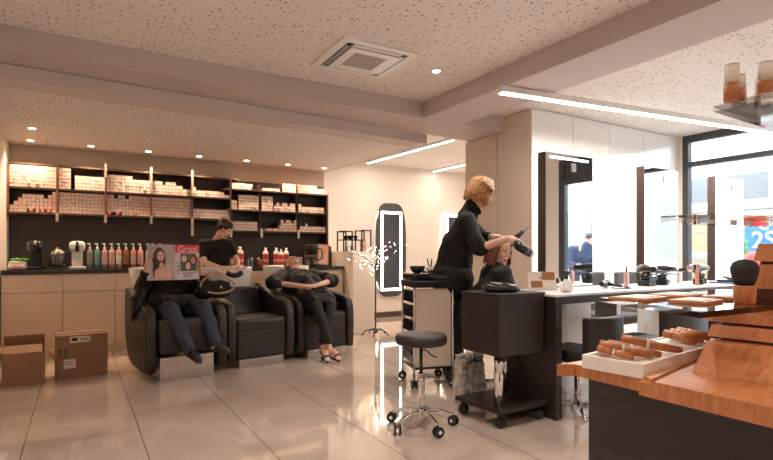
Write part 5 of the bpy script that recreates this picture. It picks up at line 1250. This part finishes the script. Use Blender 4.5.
for i, (a, c, r0, r1, lab) in enumerate(specs):
    A = tr(*a); Bq = tr(*c); z0 = DZ-.0075+.018
    A.z = z0+r0+(.021 if i in (0, 2) else .019); Bq.z = z0+r1+.001
    d = Bq-A
    t2 = thing('makeup_stick', lab, 'makeup stick', A, 0, 'oak makeup sticks in the cream tray')
    z = Vector((0, 0, 0))
    MB().cone(z, d*.42, r0, r0*.97, 20).build('cap', 'orange', t2)
    MB().cone(d*.42, d*.47, r0*1.03, r0*1.02, 20).build('ring', 'cream', t2)
    MB().cone(d*.47, d, r0*.96, r1, 20).build('body', 'orange', t2)
    MB().cone(d*1.0, d*1.004, r1*.8, r1*.8, 16).build('open_end', 'shelfwood' if i else 'red', t2)
for i, (a, c, r0) in enumerate((((.425, .128), (.395, .030), .013), ((.475, .130), (.450, .030), .013), ((.525, .130), (.505, .03), .013))):
    A = tr(*a); Bq = tr(*c); z0 = DZ-.0075+.018+.018; A.z = z0+r0+.008; Bq.z = z0+r0+.001
    d = Bq-A
    t2 = thing('makeup_stick', ['fat oak makeup stick on the riser, left of three', 'dark topped makeup stick on the riser, middle of three', 'fat oak makeup stick on the riser, right of three by the steps'][i], 'makeup stick', A, 0, 'oak makeup sticks on the riser')
    MB().cone((0, 0, 0), d, r0, r0, 20).build('body', 'orange', t2)
    MB().cone(d*.3, d*.34, r0*1.02, r0*1.02, 20).build('ring', 'shelfwood' if i != 1 else 'black', t2)
c_ = tr(.365, .012)
o = MB().box(0, .195, 0, .135, 0, .0175, bev=.002).build('tray_riser', 'cream', loc=(c_.x, c_.y, DZ-.0075+.0183), rz=R(8)); tag(o, 'small cream riser block inside the tray near the oak steps', 'block')

# ---------------------------------------------------------------- outside
M['asphalt'] = mat('pavement', (.42, .41, .40), .8, var=.1, scale=3)
M['facade2'] = mat('pale_render', (.72, .70, .68), .8, var=.05, scale=1)
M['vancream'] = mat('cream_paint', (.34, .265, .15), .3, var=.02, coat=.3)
M['vanwhite'] = mat('white_paint', (.6, .6, .62), .3, var=.02, coat=.3)
M['vanglass'] = mat('vehicle_glass', (.16, .175, .19), .15, var=.1, coat=.3)
M['signblue'] = mat('sign_blue', (.04, .20, .62), .4, var=.03)
g = MB().box(7.101, 30, -18, 26, -.16, -.05).build('ground', 'asphalt'); struct(g)
bl = thing('building', 'pale rendered building across the street beyond the window', 'building', (16, 4, -.05))
MB().box(0, 4, -14, 16, 0, 7).build('facade', 'facade2', bl)
for k in range(6):
    f = MB().box(-.06, -.001, -12+4*k, -10.4+4*k, 1.0, 2.8).build('window', 'vanglass', bl)
v = thing('bus', 'cream and white bus parked outside the street window', 'bus', (9.5, 0, -.05), 0)
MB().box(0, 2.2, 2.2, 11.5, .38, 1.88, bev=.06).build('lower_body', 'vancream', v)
MB().box(.0, 2.2, 2.2, 11.5, 1.881, 3.0, bev=.08).build('upper_body', 'vanwhite', v)
for k in range(6): MB().box(-.012, -.001, 2.5+1.48*k, 3.85+1.48*k, 2.08, 2.5, bev=.004).build('window', 'vanglass', v)
MB().box(-.010, -.001, 2.3, 11.4, 1.80, 1.88).build('trim_stripe', 'vanwhite', v)
MB().box(-.012, -.001, 4.75, 5.35, 1.06, 1.16).build('grey_panel', 'grey', v)
MB().box(-.012, -.001, 2.4, 11.4, 1.17, 1.19).build('trim_stripe', 'vanwhite', v)
MB().tube([(-.012, 5.05+.28*math.cos(a*PI/12), 1.35+.22*math.sin(a*PI/12)) for a in range(24)], .008, 6, closed=True).build('round_emblem', 'vanwhite', v)
for y in (3.4, 9.6):
    MB().cone((-.02, y, .45), (.25, y, .45), .45, .45, 28).cone((-.03, y, .45), (-.02, y, .45), .24, .24, 20, 1).build('wheel', ['rubber', 'steel'], v)
sg = thing('street_sign', 'blue street sign reading 2S on a post outside the window', 'sign', (9.0, 3.80, -.05))
MB().box(-.01, .01, -.42, .30, 1.20, 1.66, bev=.004).build('sign_panel', 'signblue', sg)
MB().cone((.03, -.05, 0), (.03, -.05, 1.66), .025, .025, 12).build('post', 'steel', sg)
text('lettering', '2S', .36, 'vanwhite', sg, frame_matrix((-.0125, .03, 1.37), (0, -1, 0), (0, 0, 1)), .002, bold=.004)
text('lettering', 'C', .2, 'vanwhite', sg, frame_matrix((-.0125, .03, 1.60), (0, -1, 0), (0, 0, 1)), .002, bold=.004)
rd = thing('wheeled_bin', 'red rounded litter bin standing on the pavement outside', 'bin', (8.3, 3.67, -.05))
MB().lathe([(.13, 0), (.14, .02), (.14, .85), (.16, .9), (.16, 1.02), (.12, 1.14), (.05, 1.2), (.0001, 1.21)], n=24).build('body', 'red', rd)
MB().box(-.17, -.155, -.07, .07, .93, 1.02, bev=.004).build('slot', 'vanwhite', rd)
sh_ = thing('potted_shrub', 'green potted shrub on the pavement outside the street window', 'plant', (8.55, 4.02, -.05))
MB().lathe([(.14, 0), (.19, .35), (.17, .35), (.15, .30), (.0001, .30)], n=20).build('pot', 'facade2', sh_)
b = MB(); rr = random.Random(9)
for k in range(520):
    v_ = Vector((rr.gauss(0, 1), rr.gauss(0, 1), rr.gauss(0, 1))).normalized()*rr.uniform(.6, 1)
    c = Vector((v_.x*.20, v_.y*.20, 1.15+v_.z*.42)); u = Vector((rr.uniform(-1, 1), rr.uniform(-1, 1), rr.uniform(-1, 1))).normalized(); w2_ = u.cross(v_).normalized()
    s_ = .035
    vs = [b.bm.verts.new(c+u*s_), b.bm.verts.new(c+w2_*s_*.5), b.bm.verts.new(c-u*s_), b.bm.verts.new(c-w2_*s_*.5)]
    b.bm.faces.new(vs)
b.build('foliage', 'green', sh_, normals=False)
MB().cone((0, 0, .3), (0, 0, 1.1), .02, .015, 8).build('stem', 'card', sh_)
